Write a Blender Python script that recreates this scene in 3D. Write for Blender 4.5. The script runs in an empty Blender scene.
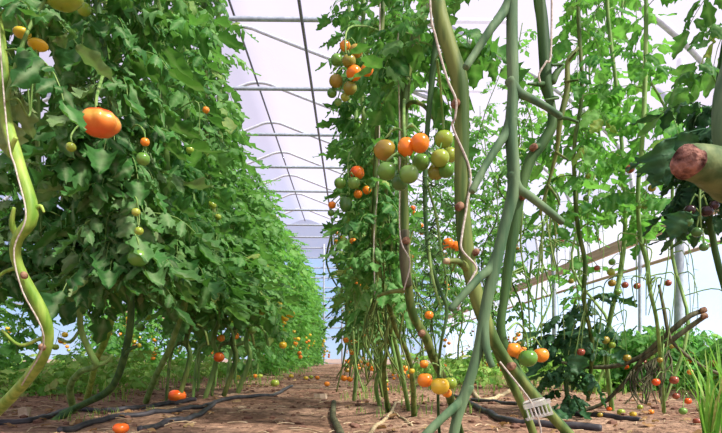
import bpy, math, random
import numpy as np
from mathutils import Vector, Matrix, noise as mnoise

R = random.Random(11)
PI = math.pi
scene = bpy.context.scene
COL = scene.collection

# ------------------------------------------------------------------ camera numbers
F, VX, VY, H = 560.0, 352.0, 357.0, 0.22          # focal length (px), vanishing point, camera height

def at(px, py, D):
    """point seen at pixel (px,py) that stands D metres away"""
    return np.array([(px - VX) / F * D, D, H - (py - VY) / F * D])

# ------------------------------------------------------------------ materials
def mat(name):
    m = bpy.data.materials.new(name); m.use_nodes = True
    nt = m.node_tree; nt.nodes.clear()
    out = nt.nodes.new('ShaderNodeOutputMaterial')
    return m, nt, out

def N(nt, typ, **kw):
    n = nt.nodes.new(typ)
    for k, v in kw.items():
        if k.startswith('i_'): n.inputs[k[2:].replace('_', ' ')].default_value = v
        else: setattr(n, k, v)
    return n

def ramp(nt, stops, fac):
    r = nt.nodes.new('ShaderNodeValToRGB')
    e = r.color_ramp.elements
    while len(e) < len(stops): e.new(0.5)
    for el, (p, c) in zip(e, stops):
        el.position = p; el.color = (*c, 1)
    nt.links.new(fac, r.inputs[0])
    return r

def leaf_material(name, stops, vein, trans=0.4, transcol=(.25, .5, .05), rough=.55, spec=.25):
    m, nt, out = mat(name); L = nt.links.new
    a = N(nt, 'ShaderNodeAttribute', attribute_name='leafvar')
    r = ramp(nt, stops, a.outputs['Fac'])
    v = N(nt, 'ShaderNodeAttribute', attribute_name='vein')
    tc = N(nt, 'ShaderNodeNewGeometry')
    ns = N(nt, 'ShaderNodeTexNoise'); ns.inputs['Scale'].default_value = 55
    L(tc.outputs['Position'], ns.inputs['Vector'])
    mx = N(nt, 'ShaderNodeMixRGB'); mx.inputs[2].default_value = (*vein, 1)
    mul = N(nt, 'ShaderNodeMath', operation='MULTIPLY'); mul.inputs[1].default_value = .55
    L(v.outputs['Fac'], mul.inputs[0]); L(mul.outputs[0], mx.inputs[0]); L(r.outputs[0], mx.inputs[1])
    hs = N(nt, 'ShaderNodeHueSaturation')
    mr = N(nt, 'ShaderNodeMapRange'); mr.inputs['To Min'].default_value = .65; mr.inputs['To Max'].default_value = 1.4
    L(ns.outputs['Fac'], mr.inputs['Value']); L(mr.outputs[0], hs.inputs['Value']); L(mx.outputs[0], hs.inputs['Color'])
    p = N(nt, 'ShaderNodeBsdfPrincipled'); p.inputs['Roughness'].default_value = rough
    p.inputs['Specular IOR Level'].default_value = spec
    L(hs.outputs[0], p.inputs['Base Color'])
    t = N(nt, 'ShaderNodeBsdfTranslucent')
    tm = N(nt, 'ShaderNodeMixRGB', blend_type='MIX'); tm.inputs[0].default_value = .65; tm.inputs[2].default_value = (*transcol, 1)
    L(hs.outputs[0], tm.inputs[1]); L(tm.outputs[0], t.inputs['Color'])
    ms = N(nt, 'ShaderNodeMixShader'); ms.inputs[0].default_value = trans
    L(p.outputs[0], ms.inputs[1]); L(t.outputs[0], ms.inputs[2])
    b = N(nt, 'ShaderNodeBump'); b.inputs['Strength'].default_value = .5; b.inputs['Distance'].default_value = .006
    L(ns.outputs['Fac'], b.inputs['Height']); L(b.outputs[0], p.inputs['Normal'])
    L(ms.outputs[0], out.inputs[0])
    return m

def noise_material(name, c1, c2, scale=40, rough=.6, spec=.3, bump=.3, stretch=(1, 1, 1), dist=.003, detail=4, sss=0, metal=0, lo=.35, hi=.65):
    m, nt, out = mat(name); L = nt.links.new
    tc = N(nt, 'ShaderNodeTexCoord'); mp = N(nt, 'ShaderNodeMapping'); mp.inputs['Scale'].default_value = stretch
    ns = N(nt, 'ShaderNodeTexNoise'); ns.inputs['Scale'].default_value = scale; ns.inputs['Detail'].default_value = detail
    L(tc.outputs['Object'], mp.inputs[0]); L(mp.outputs[0], ns.inputs['Vector'])
    r = ramp(nt, [(lo, c1), (hi, c2)], ns.outputs['Fac'])
    p = N(nt, 'ShaderNodeBsdfPrincipled'); p.inputs['Roughness'].default_value = rough
    p.inputs['Specular IOR Level'].default_value = spec; p.inputs['Metallic'].default_value = metal
    L(r.outputs[0], p.inputs['Base Color'])
    if bump:
        b = N(nt, 'ShaderNodeBump'); b.inputs['Strength'].default_value = bump; b.inputs['Distance'].default_value = dist
        L(ns.outputs['Fac'], b.inputs['Height']); L(b.outputs[0], p.inputs['Normal'])
    L(p.outputs[0], out.inputs[0])
    return m

def film_material(name, col, clear, clearcol=(.9, .95, 1), gloss=.06):
    m, nt, out = mat(name); L = nt.links.new
    tr = N(nt, 'ShaderNodeBsdfTranslucent'); tr.inputs[0].default_value = (*col, 1)
    df = N(nt, 'ShaderNodeBsdfDiffuse'); df.inputs[0].default_value = (*col, 1)
    m1 = N(nt, 'ShaderNodeMixShader'); m1.inputs[0].default_value = .15
    L(tr.outputs[0], m1.inputs[1]); L(df.outputs[0], m1.inputs[2])
    tp = N(nt, 'ShaderNodeBsdfTransparent'); tp.inputs[0].default_value = (*clearcol, 1)
    m2 = N(nt, 'ShaderNodeMixShader')
    g = N(nt, 'ShaderNodeNewGeometry'); ns = N(nt, 'ShaderNodeTexNoise'); ns.inputs['Scale'].default_value = 1.3
    ns.inputs['Detail'].default_value = 3
    L(g.outputs['Position'], ns.inputs['Vector'])
    mr = N(nt, 'ShaderNodeMapRange'); mr.inputs['To Min'].default_value = max(0, clear - .06); mr.inputs['To Max'].default_value = min(1, clear + .06)
    L(ns.outputs['Fac'], mr.inputs['Value']); L(mr.outputs[0], m2.inputs[0])
    L(m1.outputs[0], m2.inputs[1]); L(tp.outputs[0], m2.inputs[2])
    L(m2.outputs[0], out.inputs[0])
    return m

M = {}
M['leaf_dusty'] = leaf_material('leaf_dusty', [(0, (.025, .105, .022)), (.45, (.06, .2, .04)), (.8, (.16, .3, .11)), (1, (.28, .36, .15))], (.3, .4, .2), .3, (.14, .36, .03), .65, .2)
M['leaf_green'] = leaf_material('leaf_green', [(0, (.03, .12, .03)), (.45, (.07, .23, .045)), (.85, (.17, .36, .1)), (1, (.38, .4, .09))], (.26, .44, .16), .36, (.18, .5, .05), .6, .2)
M['leaf_bright'] = leaf_material('leaf_bright', [(0, (.03, .15, .03)), (.5, (.08, .28, .045)), (.9, (.2, .42, .09)), (1, (.42, .42, .08))], (.26, .5, .15), .48, (.22, .6, .06), .6, .2)
M['leaf_deep'] = leaf_material('leaf_deep', [(0, (.012, .055, .02)), (.6, (.03, .11, .04)), (1, (.07, .18, .06))], (.08, .18, .07), .2, (.08, .26, .03), .5, .25)  # darkness stands in for shade on the right-edge plant
M['leaf_dry'] = leaf_material('leaf_dry', [(0, (.2, .1, .04)), (.5, (.36, .2, .08)), (1, (.5, .38, .18))], (.45, .3, .15), .2, (.4, .25, .08), .8, .1)
M['grass'] = leaf_material('grass_blade', [(0, (.07, .25, .03)), (.5, (.19, .45, .06)), (.85, (.38, .52, .12)), (1, (.5, .42, .16))], (.25, .5, .12), .4, (.25, .55, .06))
M['stem_grey'] = noise_material('stem_grey_green', (.05, .115, .05), (.14, .22, .105), 75, .7, .25, .5, (1, 1, .2), lo=.38, hi=.62)
M['stem_olive'] = noise_material('stem_olive', (.045, .095, .015), (.17, .21, .05), 60, .6, .25, .6, (1, 1, .1), lo=.4, hi=.62)
M['stem_dark'] = noise_material('stem_dark_green', (.02, .07, .015), (.07, .15, .035), 45, .6, .3, .4, (1, 1, .15))
M['stem_moss'] = noise_material('stem_moss', (.06, .11, .03), (.17, .22, .08), 90, .65, .25, .4)
M['stem_lime'] = noise_material('stem_lime', (.12, .25, .02), (.33, .45, .08), 55, .55, .3, .35, (1, 1, .15))
M['stem_mid'] = noise_material('stem_mid_green', (.09, .21, .035), (.26, .39, .11), 45, .6, .3, .35, (1, 1, .15))
M['stem_brown'] = noise_material('stem_brown_woody', (.045, .045, .025), (.15, .15, .075), 55, .75, .2, .5, (1, 1, .2))
M['stem_dry'] = noise_material('stem_dry_straw', (.3, .23, .12), (.55, .46, .28), 55, .8, .15, .4, (1, 1, .2))
M['scar'] = noise_material('cut_scar', (.1, .035, .02), (.42, .27, .16), 90, .8, .15, .6, lo=.35, hi=.7)
M['scar_pink'] = noise_material('cut_scar_pink', (.06, .022, .016), (.42, .21, .15), 160, .8, .15, .9, dist=.006)
def fruit(name, c1, c2, scale=14): return noise_material(name, c1, c2, scale, .22, .5, .02, detail=2)
M['t_green'] = fruit('tomato_green', (.09, .24, .025), (.2, .36, .07))
M['t_dkgreen'] = fruit('tomato_dark_green', (.05, .15, .03), (.12, .25, .06))
M['t_olive'] = fruit('tomato_olive', (.22, .24, .03), (.42, .24, .03))
M['t_lime'] = fruit('tomato_lime', (.24, .36, .03), (.4, .44, .07))
M['t_yellow'] = fruit('tomato_yellow', (.8, .48, .02), (.7, .55, .06))
M['t_orange'] = fruit('tomato_orange', (.85, .21, .012), (.9, .33, .03))
M['t_red'] = fruit('tomato_red_orange', (.75, .08, .012), (.85, .2, .02))
M['t_maroon'] = fruit('tomato_maroon', (.2, .035, .02), (.34, .09, .035))
M['t_shaded'] = fruit('tomato_shaded', (.03, .012, .012), (.07, .03, .03))  # fruit in shade, the shade put into the base colour
M['t_blush'] = None
M['calyx'] = noise_material('calyx_green', (.03, .1, .02), (.1, .2, .05), 60, .7, .2, .2)
M['twine'] = noise_material('twine_white', (.38, .33, .26), (.6, .55, .47), 200, .9, .1, .5)
M['hose'] = noise_material('hose_black', (.02, .02, .024), (.075, .07, .075), 30, .5, .4, .2)
M['steel'] = noise_material('galvanised_steel', (.33, .38, .42), (.48, .53, .58), 25, .45, .4, .05, metal=.35)
M['steel_white'] = noise_material('pale_steel', (.5, .52, .56), (.68, .7, .74), 25, .45, .4, .05)
M['cable'] = noise_material('steel_cable', (.1, .115, .14), (.17, .19, .22), 30, .5, .4, .05, metal=.3)
M['wood'] = noise_material('weathered_board', (.38, .26, .17), (.58, .43, .3), 9, .75, .2, .3, (1, .15, 6))
M['clip'] = noise_material('clear_white_plastic', (.42, .41, .37), (.6, .59, .54), 30, .3, .5, .1)
M['straw'] = noise_material('straw_bits', (.36, .25, .14), (.62, .5, .33), 40, .9, .1, .3)
M['clod'] = noise_material('soil_clods', (.11, .055, .035), (.25, .14, .1), 30, .95, .1, .8)
M['chip'] = noise_material('pale_chip', (.45, .34, .22), (.62, .5, .36), 40, .85, .15, .4)
M['film_roof'] = film_material('film_milky', (.37, .34, .42), .52, (.97, .96, 1))
M['film_wall'] = film_material('film_wall_white', (.56, .53, .56), .45, (.97, .96, 1))
M['film_clear'] = film_material('film_clear_blue', (.8, .86, .95), .72, (.86, .94, 1))

def blush_material():
    m, nt, out = mat('tomato_blush'); L = nt.links.new
    tc = N(nt, 'ShaderNodeTexCoord'); sp = N(nt, 'ShaderNodeSeparateXYZ'); L(tc.outputs['Generated'], sp.inputs[0])
    ns = N(nt, 'ShaderNodeTexNoise'); ns.inputs['Scale'].default_value = 4; L(tc.outputs['Generated'], ns.inputs['Vector'])
    ad = N(nt, 'ShaderNodeMath', operation='MULTIPLY_ADD'); ad.inputs[1].default_value = .3; L(ns.outputs['Fac'], ad.inputs[0]); L(sp.outputs['Z'], ad.inputs[2])
    r = ramp(nt, [(.25, (.78, .14, .025)), (.5, (.8, .22, .035)), (.78, (.72, .42, .08)), (.95, (.72, .3, .05)), (1.0, (.75, .1, .02))], ad.outputs[0])
    p = N(nt, 'ShaderNodeBsdfPrincipled'); p.inputs['Roughness'].default_value = .25
    L(r.outputs[0], p.inputs['Base Color']); L(p.outputs[0], out.inputs[0]); return m
M['t_blush'] = blush_material()

def clip_material():
    m, nt, out = mat('clear_plastic'); L = nt.links.new
    p = N(nt, 'ShaderNodeBsdfPrincipled'); p.inputs['Roughness'].default_value = .25; p.inputs['Base Color'].default_value = (.62, .6, .55, 1)
    t = N(nt, 'ShaderNodeBsdfTransparent'); mx = N(nt, 'ShaderNodeMixShader'); mx.inputs[0].default_value = .58
    L(p.outputs[0], mx.inputs[1]); L(t.outputs[0], mx.inputs[2]); L(mx.outputs[0], out.inputs[0]); return m
M['clip'] = clip_material()

def soil_material():
    m, nt, out = mat('soil'); L = nt.links.new
    g = N(nt, 'ShaderNodeNewGeometry')
    n1 = N(nt, 'ShaderNodeTexNoise'); n1.inputs['Scale'].default_value = 1.6; n1.inputs['Detail'].default_value = 6
    n2 = N(nt, 'ShaderNodeTexNoise'); n2.inputs['Scale'].default_value = 28; n2.inputs['Detail'].default_value = 8; n2.inputs['Roughness'].default_value = .7
    n3 = N(nt, 'ShaderNodeTexVoronoi'); n3.inputs['Scale'].default_value = 60
    for n in (n1, n2, n3): L(g.outputs['Position'], n.inputs['Vector'])
    r1 = ramp(nt, [(.3, (.25, .14, .09)), (.5, (.36, .225, .15)), (.7, (.47, .32, .22))], n1.outputs['Fac'])
    r2 = ramp(nt, [(.34, (.3, .25, .24)), (.5, (.8, .78, .76)), (.64, (1.4, 1.35, 1.3))], n2.outputs['Fac'])
    mx = N(nt, 'ShaderNodeMixRGB', blend_type='MULTIPLY'); mx.inputs[0].default_value = .85
    L(r1.outputs[0], mx.inputs[1]); L(r2.outputs[0], mx.inputs[2])
    p = N(nt, 'ShaderNodeBsdfPrincipled'); p.inputs['Roughness'].default_value = .95; p.inputs['Specular IOR Level'].default_value = .1
    L(mx.outputs[0], p.inputs['Base Color'])
    ad = N(nt, 'ShaderNodeMath', operation='MULTIPLY_ADD'); ad.inputs[1].default_value = .35
    L(n3.outputs['Distance'], ad.inputs[0]); L(n2.outputs['Fac'], ad.inputs[2])
    b = N(nt, 'ShaderNodeBump'); b.inputs['Strength'].default_value = .9; b.inputs['Distance'].default_value = .02
    L(ad.outputs[0], b.inputs['Height']); L(b.outputs[0], p.inputs['Normal'])
    L(p.outputs[0], out.inputs[0]); return m
M['soil'] = soil_material()

# ------------------------------------------------------------------ mesh builder (quads only)
def cr(pts, n):
    """Catmull-Rom resample of (k,d) control points into n rows"""
    P = np.asarray(pts, float)
    if len(P) < 3:
        t = np.linspace(0, 1, n)[:, None]
        return P[0] * (1 - t) + P[-1] * t
    P = np.vstack([2 * P[0] - P[1], P, 2 * P[-1] - P[-2]])
    k = len(P) - 3
    u = np.linspace(0, k - 1e-6, n); i = u.astype(int); t = (u - i)[:, None]
    a, b, c, d = P[i], P[i + 1], P[i + 2], P[i + 3]
    return .5 * (2 * b + (c - a) * t + (2 * a - 5 * b + 4 * c - d) * t ** 2 + (3 * b - a - 3 * c + d) * t ** 3)

class MB:
    def __init__(s):
        s.v, s.f, s.m, s.lv, s.ve, s.n = [], [], [], [], [], 0
    def add(s, v, f, m=0, lv=.5, ve=0.):
        v = np.asarray(v, float); f = np.asarray(f, int)
        s.v.append(v); s.f.append(f + s.n); s.m.append(np.full(len(f), m, int))
        s.lv.append(np.broadcast_to(np.asarray(lv, float), (len(v),)).copy())
        s.ve.append(np.broadcast_to(np.asarray(ve, float), (len(v),)).copy())
        s.n += len(v)
    def tube(s, pts, rad, sides=8, m=0, lv=.5, n=None, cap=True, wob=0., seed=0):
        pts = np.asarray(pts, float)
        rad = np.broadcast_to(np.asarray(rad, float), (len(pts),))
        if n is None: n = max(2, (len(pts) - 1) * 4 + 1)
        Q = cr(np.column_stack([pts, rad]), n); P, r = Q[:, :3], np.maximum(Q[:, 3], 1e-5)
        T = np.gradient(P, axis=0); T /= np.linalg.norm(T, axis=1)[:, None] + 1e-12
        up = np.array([.13, .97, .2]) if abs(T[0][2]) > .7 else np.array([0, 0, 1.])
        U = np.zeros_like(T); u = up
        for i in range(n):
            u = u - T[i] * (u @ T[i]); u /= np.linalg.norm(u) + 1e-12; U[i] = u
        W = np.cross(T, U)
        if cap:                                            # rounded ends from extra shrinking rings
            def endr(i, sgn):
                return [(P[i] + sgn * T[i] * r[i] * .35, r[i] * .8, U[i], W[i]), (P[i] + sgn * T[i] * r[i] * .5, r[i] * .05, U[i], W[i])]
            e0, e1 = endr(0, -1), endr(n - 1, 1)
            P = np.vstack([[e0[1][0], e0[0][0]], P, [e1[0][0], e1[1][0]]])
            r = np.concatenate([[e0[1][1], e0[0][1]], r, [e1[0][1], e1[1][1]]])
            U = np.vstack([[U[0]] * 2, U, [U[-1]] * 2]); W = np.vstack([[W[0]] * 2, W, [W[-1]] * 2]); n += 4
        a = np.linspace(0, 2 * PI, sides, endpoint=False)
        if wob:
            rg = np.random.RandomState(seed + 5)
            k = rg.uniform(-1, 1, n); k = np.convolve(k, [.25, .5, .25], 'same')
            r = r * (1 + wob * k)
            rr = r[:, None] * (1 + wob * .6 * np.sin(a[None] * 3 + np.arange(n)[:, None] * .25))
        else: rr = np.repeat(r[:, None], sides, 1)
        V = P[:, None] + rr[..., None] * (np.cos(a)[None, :, None] * U[:, None] + np.sin(a)[None, :, None] * W[:, None])
        i, j = np.meshgrid(np.arange(n - 1), np.arange(sides), indexing='ij'); j2 = (j + 1) % sides
        f = np.stack([i * sides + j, i * sides + j2, (i + 1) * sides + j2, (i + 1) * sides + j], -1).reshape(-1, 4)
        s.add(V.reshape(-1, 3), f, m, lv)
    def ball(s, c, rx, ry, rz, seg=14, ring=9, m=0, lobes=0, lobe_amp=.06, dimple=.12, rot=0., noise_amp=0., seed=0):
        th = np.linspace(.04, PI - .04, ring); ph = np.linspace(0, 2 * PI, seg, endpoint=False)
        T, Ph = np.meshgrid(th, ph, indexing='ij')
        k = 1 + (lobe_amp * np.cos(lobes * Ph) * np.sin(T) if lobes else 0)
        if noise_amp:
            rg = np.random.RandomState(seed); k = k * (1 + noise_amp * rg.uniform(-1, 1, T.shape))
        x, y, z = np.sin(T) * np.cos(Ph + rot) * k, np.sin(T) * np.sin(Ph + rot) * k, np.cos(T)
        z = z - dimple * np.exp(-(T / .45) ** 2) + dimple * .3 * np.exp(-((PI - T) / .35) ** 2)
        V = np.stack([c[0] + rx * x, c[1] + ry * y, c[2] + rz * z], -1).reshape(-1, 3)
        i, j = np.meshgrid(np.arange(ring - 1), np.arange(seg), indexing='ij'); j2 = (j + 1) % seg
        f = np.stack([i * seg + j, (i + 1) * seg + j, (i + 1) * seg + j2, i * seg + j2], -1).reshape(-1, 4)
        s.add(V, f, m)
    def box(s, c, sx, sy, sz, m=0, rot=None):
        v = np.array([[x, y, z] for x in (-.5, .5) for y in (-.5, .5) for z in (-.5, .5)]) * [sx, sy, sz]
        if rot is not None: v = v @ np.asarray(rot).T
        s.add(v + np.asarray(c), [[0, 1, 3, 2], [4, 6, 7, 5], [0, 4, 5, 1], [2, 3, 7, 6], [0, 2, 6, 4], [1, 5, 7, 3]], m)
    def build(s, name, mats, parent=None, smooth=True, origin=None):
        V = np.concatenate(s.v); Fq = np.concatenate(s.f); mi = np.concatenate(s.m)
        if parent is not None and origin is None:
            o = parent; off = np.zeros(3)
            while o is not None: off += np.array(o.location); o = o.parent
            V = V - off
        elif origin is not None: V = V - np.asarray(origin)
        me = bpy.data.meshes.new(name)
        me.vertices.add(len(V)); me.vertices.foreach_set('co', V.astype(np.float32).ravel())
        me.loops.add(len(Fq) * 4); me.loops.foreach_set('vertex_index', Fq.astype(np.int32).ravel())
        me.polygons.add(len(Fq)); me.polygons.foreach_set('loop_start', np.arange(0, len(Fq) * 4, 4, dtype=np.int32))
        for m_ in (mats if isinstance(mats, (list, tuple)) else [mats]): me.materials.append(m_)
        me.polygons.foreach_set('material_index', mi.astype(np.int32))
        me.update(calc_edges=True)
        me.polygons.foreach_set('use_smooth', np.full(len(Fq), smooth))
        for nm, arr in (('leafvar', s.lv), ('vein', s.ve)):
            at_ = me.attributes.new(nm, 'FLOAT', 'POINT'); at_.data.foreach_set('value', np.concatenate(arr).astype(np.float32))
        me.validate()
        o = bpy.data.objects.new(name, me); COL.objects.link(o)
        if parent is not None: o.parent = parent
        if origin is not None: o.location = Vector(origin)
        return o

def tag(o, label, cat, group=None, kind=None):
    o['label'] = label; o['category'] = cat
    if group: o['group'] = group
    if kind: o['kind'] = kind
    return o

def thing(name, label, cat, loc, group=None):
    o = bpy.data.objects.new(name, None); COL.objects.link(o); o.empty_display_size = .1
    o.location = Vector(loc); tag(o, label, cat, group); return o

def copy_tree(o, parent=None, kids=None):
    c = o.copy(); COL.objects.link(c)
    if parent is not None: c.parent = parent
    for ch in (kids or {}).get(o.name, []): copy_tree(ch, c, kids)
    return c

# ------------------------------------------------------------------ leaves
def leaflet_template(rows, cols, lobes, amp, width, droop, fold, curl, seed):
    """lobed leaflet of length 1 along +x, quads; returns verts, faces, vein value"""
    rg = np.random.RandomState(seed)
    t = np.linspace(0, 1, rows)
    w = width * np.sin(PI * np.clip(t, 0, 1) ** .72) ** .85 * (1 - .15 * t)
    w *= 1 + amp * np.cos(2 * PI * lobes * t + rg.uniform(0, 1)) * (t > .08) * (t < .95)
    w[0] = .02; w[-1] = .012
    s_ = np.linspace(-1, 1, cols)
    V = np.zeros((rows, cols, 3))
    V[..., 0] = t[:, None] - .06 * amp * 4 * np.abs(s_)[None] * np.sin(2 * PI * lobes * t)[:, None] * .3
    V[..., 1] = w[:, None] * s_[None]
    V[..., 2] = (-droop * t[:, None] ** 1.8 + fold * np.abs(V[..., 1]) - curl * (V[..., 1] ** 2) / width
                 + .045 * np.sin(9 * t[:, None] + 3 * s_[None] + seed) + .05 * np.sin(21 * t[:, None]) * np.abs(s_)[None])
    i, j = np.meshgrid(np.arange(rows - 1), np.arange(cols - 1), indexing='ij')
    f = np.stack([i * cols + j, (i + 1) * cols + j, (i + 1) * cols + j + 1, i * cols + j + 1], -1).reshape(-1, 4)
    ve = np.repeat((np.abs(s_) < .1).astype(float)[None], rows, 0).ravel()
    return V.reshape(-1, 3), f, ve

T_HI = [leaflet_template(16, 5, 3.2, .2, .34, .35, .3, 1.0, 1), leaflet_template(16, 5, 2.7, .22, .31, .6, .15, .7, 2),
        leaflet_template(16, 5, 3.6, .17, .37, .2, .45, 1.4, 3), leaflet_template(16, 5, 2.3, .22, .33, .8, .3, .9, 4)]
T_LO = [leaflet_template(7, 3, 2, .2, .34, .35, .35, .6, 1), leaflet_template(7, 3, 2, .22, .31, .6, .2, .5, 2), leaflet_template(7, 3, 1.7, .18, .37, .25, .45, .7, 3)]

def unit(v): return v / (np.linalg.norm(v) + 1e-12)

def leaf(mb, p0, az, el, length, rg, hi=False, droop=1.6, size=.34, pairs=3, mblade=0, mstalk=1, tone=None):
    """compound tomato leaf: stalk curving down, paired lobed leaflets and a large end leaflet"""
    n = 8; P = [np.array(p0, float)]; e = el
    for i in range(n - 1):
        d = np.array([math.cos(az) * math.cos(e), math.sin(az) * math.cos(e), math.sin(e)])
        P.append(P[-1] + d * length / (n - 1)); e -= droop / (n - 1) * rg.uniform(.6, 1.4); e = max(e, -1.45)
        az += rg.uniform(-.1, .1)
    P = np.array(P); Tn = np.gradient(P, axis=0)
    mb.tube(P, np.linspace(.0035, .0015, n) * (length / .28), 4 if hi else 3, mstalk, .5, n=n if hi else 5, cap=False)
    base = rg.uniform(.02, .82) if tone is None else tone
    T = T_HI if hi else T_LO
    def put(p, d, up, L):
        V, f, ve = T[rg.randint(len(T))]
        x = unit(d); y = unit(np.cross(up, x)); z = np.cross(x, y)
        a = rg.uniform(-.5, .5); y, z = y * math.cos(a) + z * math.sin(a), z * math.cos(a) - y * math.sin(a)
        mb.add(p + L * (V[:, :1] * x + V[:, 1:2] * y * rg.uniform(.85, 1.2) + V[:, 2:] * z), f, mblade, np.clip(base + rg.uniform(-.2, .25), 0, .97 if rg.rand() > .02 else 1), ve)
    ts = np.linspace(.32, .82, pairs)
    for k, t in enumerate(ts):
        i = t * (n - 1); i0 = int(i); p = P[i0] + (P[min(i0 + 1, n - 1)] - P[i0]) * (i - i0); tn = unit(Tn[i0])
        side = np.cross(tn, [0, 0, 1.]); side = unit(side) if np.linalg.norm(side) > .05 else np.array([math.cos(az + 1.57), math.sin(az + 1.57), 0])
        up = unit(np.cross(side, tn))
        L = size * length * (.75 + .35 * math.sin(PI * (k + .7) / pairs))
        for sg in (-1, 1):
            d = tn * rg.uniform(.25, .7) + sg * side + np.array([0, 0, -rg.uniform(.1, .7)])
            put(p + sg * side * .008, d, up, L * rg.uniform(.75, 1.15))
        if hi and rg.rand() < .6:
            d = tn * .3 + rg.choice([-1, 1]) * side; put(p + tn * length * .07, d, up, L * .4)
    tn = unit(Tn[-1]); side = np.array([math.cos(az + 1.57), math.sin(az + 1.57), 0]); up = unit(np.cross(side, tn) + 1e-4)
    put(P[-1], tn + np.array([0, 0, -.2]), up, size * length * rg.uniform(1.15, 1.45))

# ------------------------------------------------------------------ fruit
def tomato(parent, c, d, material, calyx=True, flat=.92, lobes=0, amp=.05, seg=16, ring=11, label=None, dots=None):
    """one fruit with its own star-shaped calyx; c is the centre, d the diameter"""
    mb = MB(); r = d / 2
    mb.ball(c, r, r, r * flat, seg, ring, 0, lobes, amp, .14, R.uniform(0, 6))
    o = mb.build('tomato', M[material], parent)
    if label: o['label'] = label
    if calyx:
        k = MB(); top = np.array(c) + [0, 0, r * flat * .86]
        for q in range(5):
            a = q * 2 * PI / 5 + R.uniform(-.2, .2); e = np.array([math.cos(a), math.sin(a), 0.])
            pr = R.uniform(.5, .85); lift = R.uniform(.02, .3)
            pts = np.array([top, top + e * r * pr * .5 + [0, 0, r * .1], top + e * r * pr + [0, 0, r * (lift - .12)]])
            w = np.array([-e[1], e[0], 0]) * r * .1
            V = np.vstack([pts - w * [[1], [1.2], [.15]], pts + w * [[1], [1.2], [.15]]])
            k.add(V, [[0, 1, 4, 3], [1, 2, 5, 4]])
        k.tube([top - [0, 0, r * .05], top + [0, 0, r * .35]], [r * .09, r * .06], 5)
        k.build('calyx', M['calyx'], o)
    return o

def truss(root, start, fruits, smat='stem_mid', rad=.0022, **kw):
    """fruit_stalk from start point, a pedicel to every fruit; fruits = (px,py,D,diam_px,material[,lobes,flat])"""
    cs = []
    for fr in fruits:
        c = at(fr[0], fr[1], fr[2]); d = fr[3] / F * fr[2]; cs.append((c, d))
    start = np.array(start, float)
    ctr = np.mean([c for c, d in cs], 0); topz = max(c[2] + d * .6 for c, d in cs)
    hub = np.array([ctr[0], ctr[1], min(start[2] + .01, topz + .012) if start[2] < topz + .03 else topz + .012])
    low = min(c[2] for c, d in cs); hub2 = np.array([ctr[0] + .004, ctr[1] + .003, low + (topz - low) * .35])
    mb = MB(); mb.tube([start, (start + hub) / 2 + [0, 0, .015], hub, hub2], [rad * 1.2, rad * 1.1, rad, rad * .6], 6, n=16)
    for (c, d), fr in zip(cs, fruits):
        tp = c + [0, 0, d * .5]
        t = np.clip((hub[2] - tp[2] - .01) / max(hub[2] - hub2[2], 1e-4), 0, 1); q = hub + (hub2 - hub) * t
        mid = (q + tp) / 2 + [0, 0, .012]; mb.tube([q, mid, tp], [rad * .7] * 3, 5, n=7)
        mb.ball(mid, rad * 1.1, rad * 1.1, rad * 1.3, 6, 5, dimple=0)
    mb.build('fruit_stalk', M[smat], root)
    for (c, d), fr in zip(cs, fruits):
        tomato(root, c, d, fr[4], lobes=fr[5] if len(fr) > 5 else 0, flat=fr[6] if len(fr) > 6 else .95, **kw)

def stem_px(mb, rows, sides=10, m=0, wob=.06, seed=0, n=None):
    """rows of (px, py, D, width_px)"""
    pts = [at(x, y, D) for x, y, D, w in rows]; rad = [w / 2 / F * D for x, y, D, w in rows]
    mb.tube(pts, rad, sides, m, wob=wob, seed=seed, n=n); return np.array(pts)

def ground_point(px, D): return at(px, VY + F * H / D, D)

# ------------------------------------------------------------------ soil
def ground_height(x, y):
    h = .018 * mnoise.noise(Vector((x * 2.2, y * 2.2, 0))) + .009 * mnoise.noise(Vector((x * 9, y * 9, 3))) + .004 * mnoise.noise(Vector((x * 30, y * 30, 7)))
    return h - .004
def build_ground():
    xs = np.concatenate([np.linspace(-30, -6.2, 6), np.linspace(-6, -2.6, 40), np.linspace(-2.5, 3.2, 240), np.linspace(3.4, 30, 6)])
    ys = np.concatenate([np.linspace(-6, .6, 10), np.linspace(.7, 4.5, 240), np.linspace(4.55, 9, 120), np.linspace(9.2, 18, 40), np.linspace(19, 60, 6)])
    V = np.zeros((len(ys), len(xs), 3)); V[..., 0] = xs[None]; V[..., 1] = ys[:, None]
    for j, y in enumerate(ys):
        for i, x in enumerate(xs): V[j, i, 2] = ground_height(x, y) if -6.2 < x < 3.3 else -.004
    nx = len(xs); i, j = np.meshgrid(np.arange(len(ys) - 1), np.arange(nx - 1), indexing='ij')
    f = np.stack([i * nx + j, i * nx + j + 1, (i + 1) * nx + j + 1, (i + 1) * nx + j], -1).reshape(-1, 4)
    mb = MB(); mb.add(V.reshape(-1, 3), f); o = mb.build('ground', M['soil']); o['kind'] = 'structure'
build_ground()
def gz(x, y): return ground_height(x, y)

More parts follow.
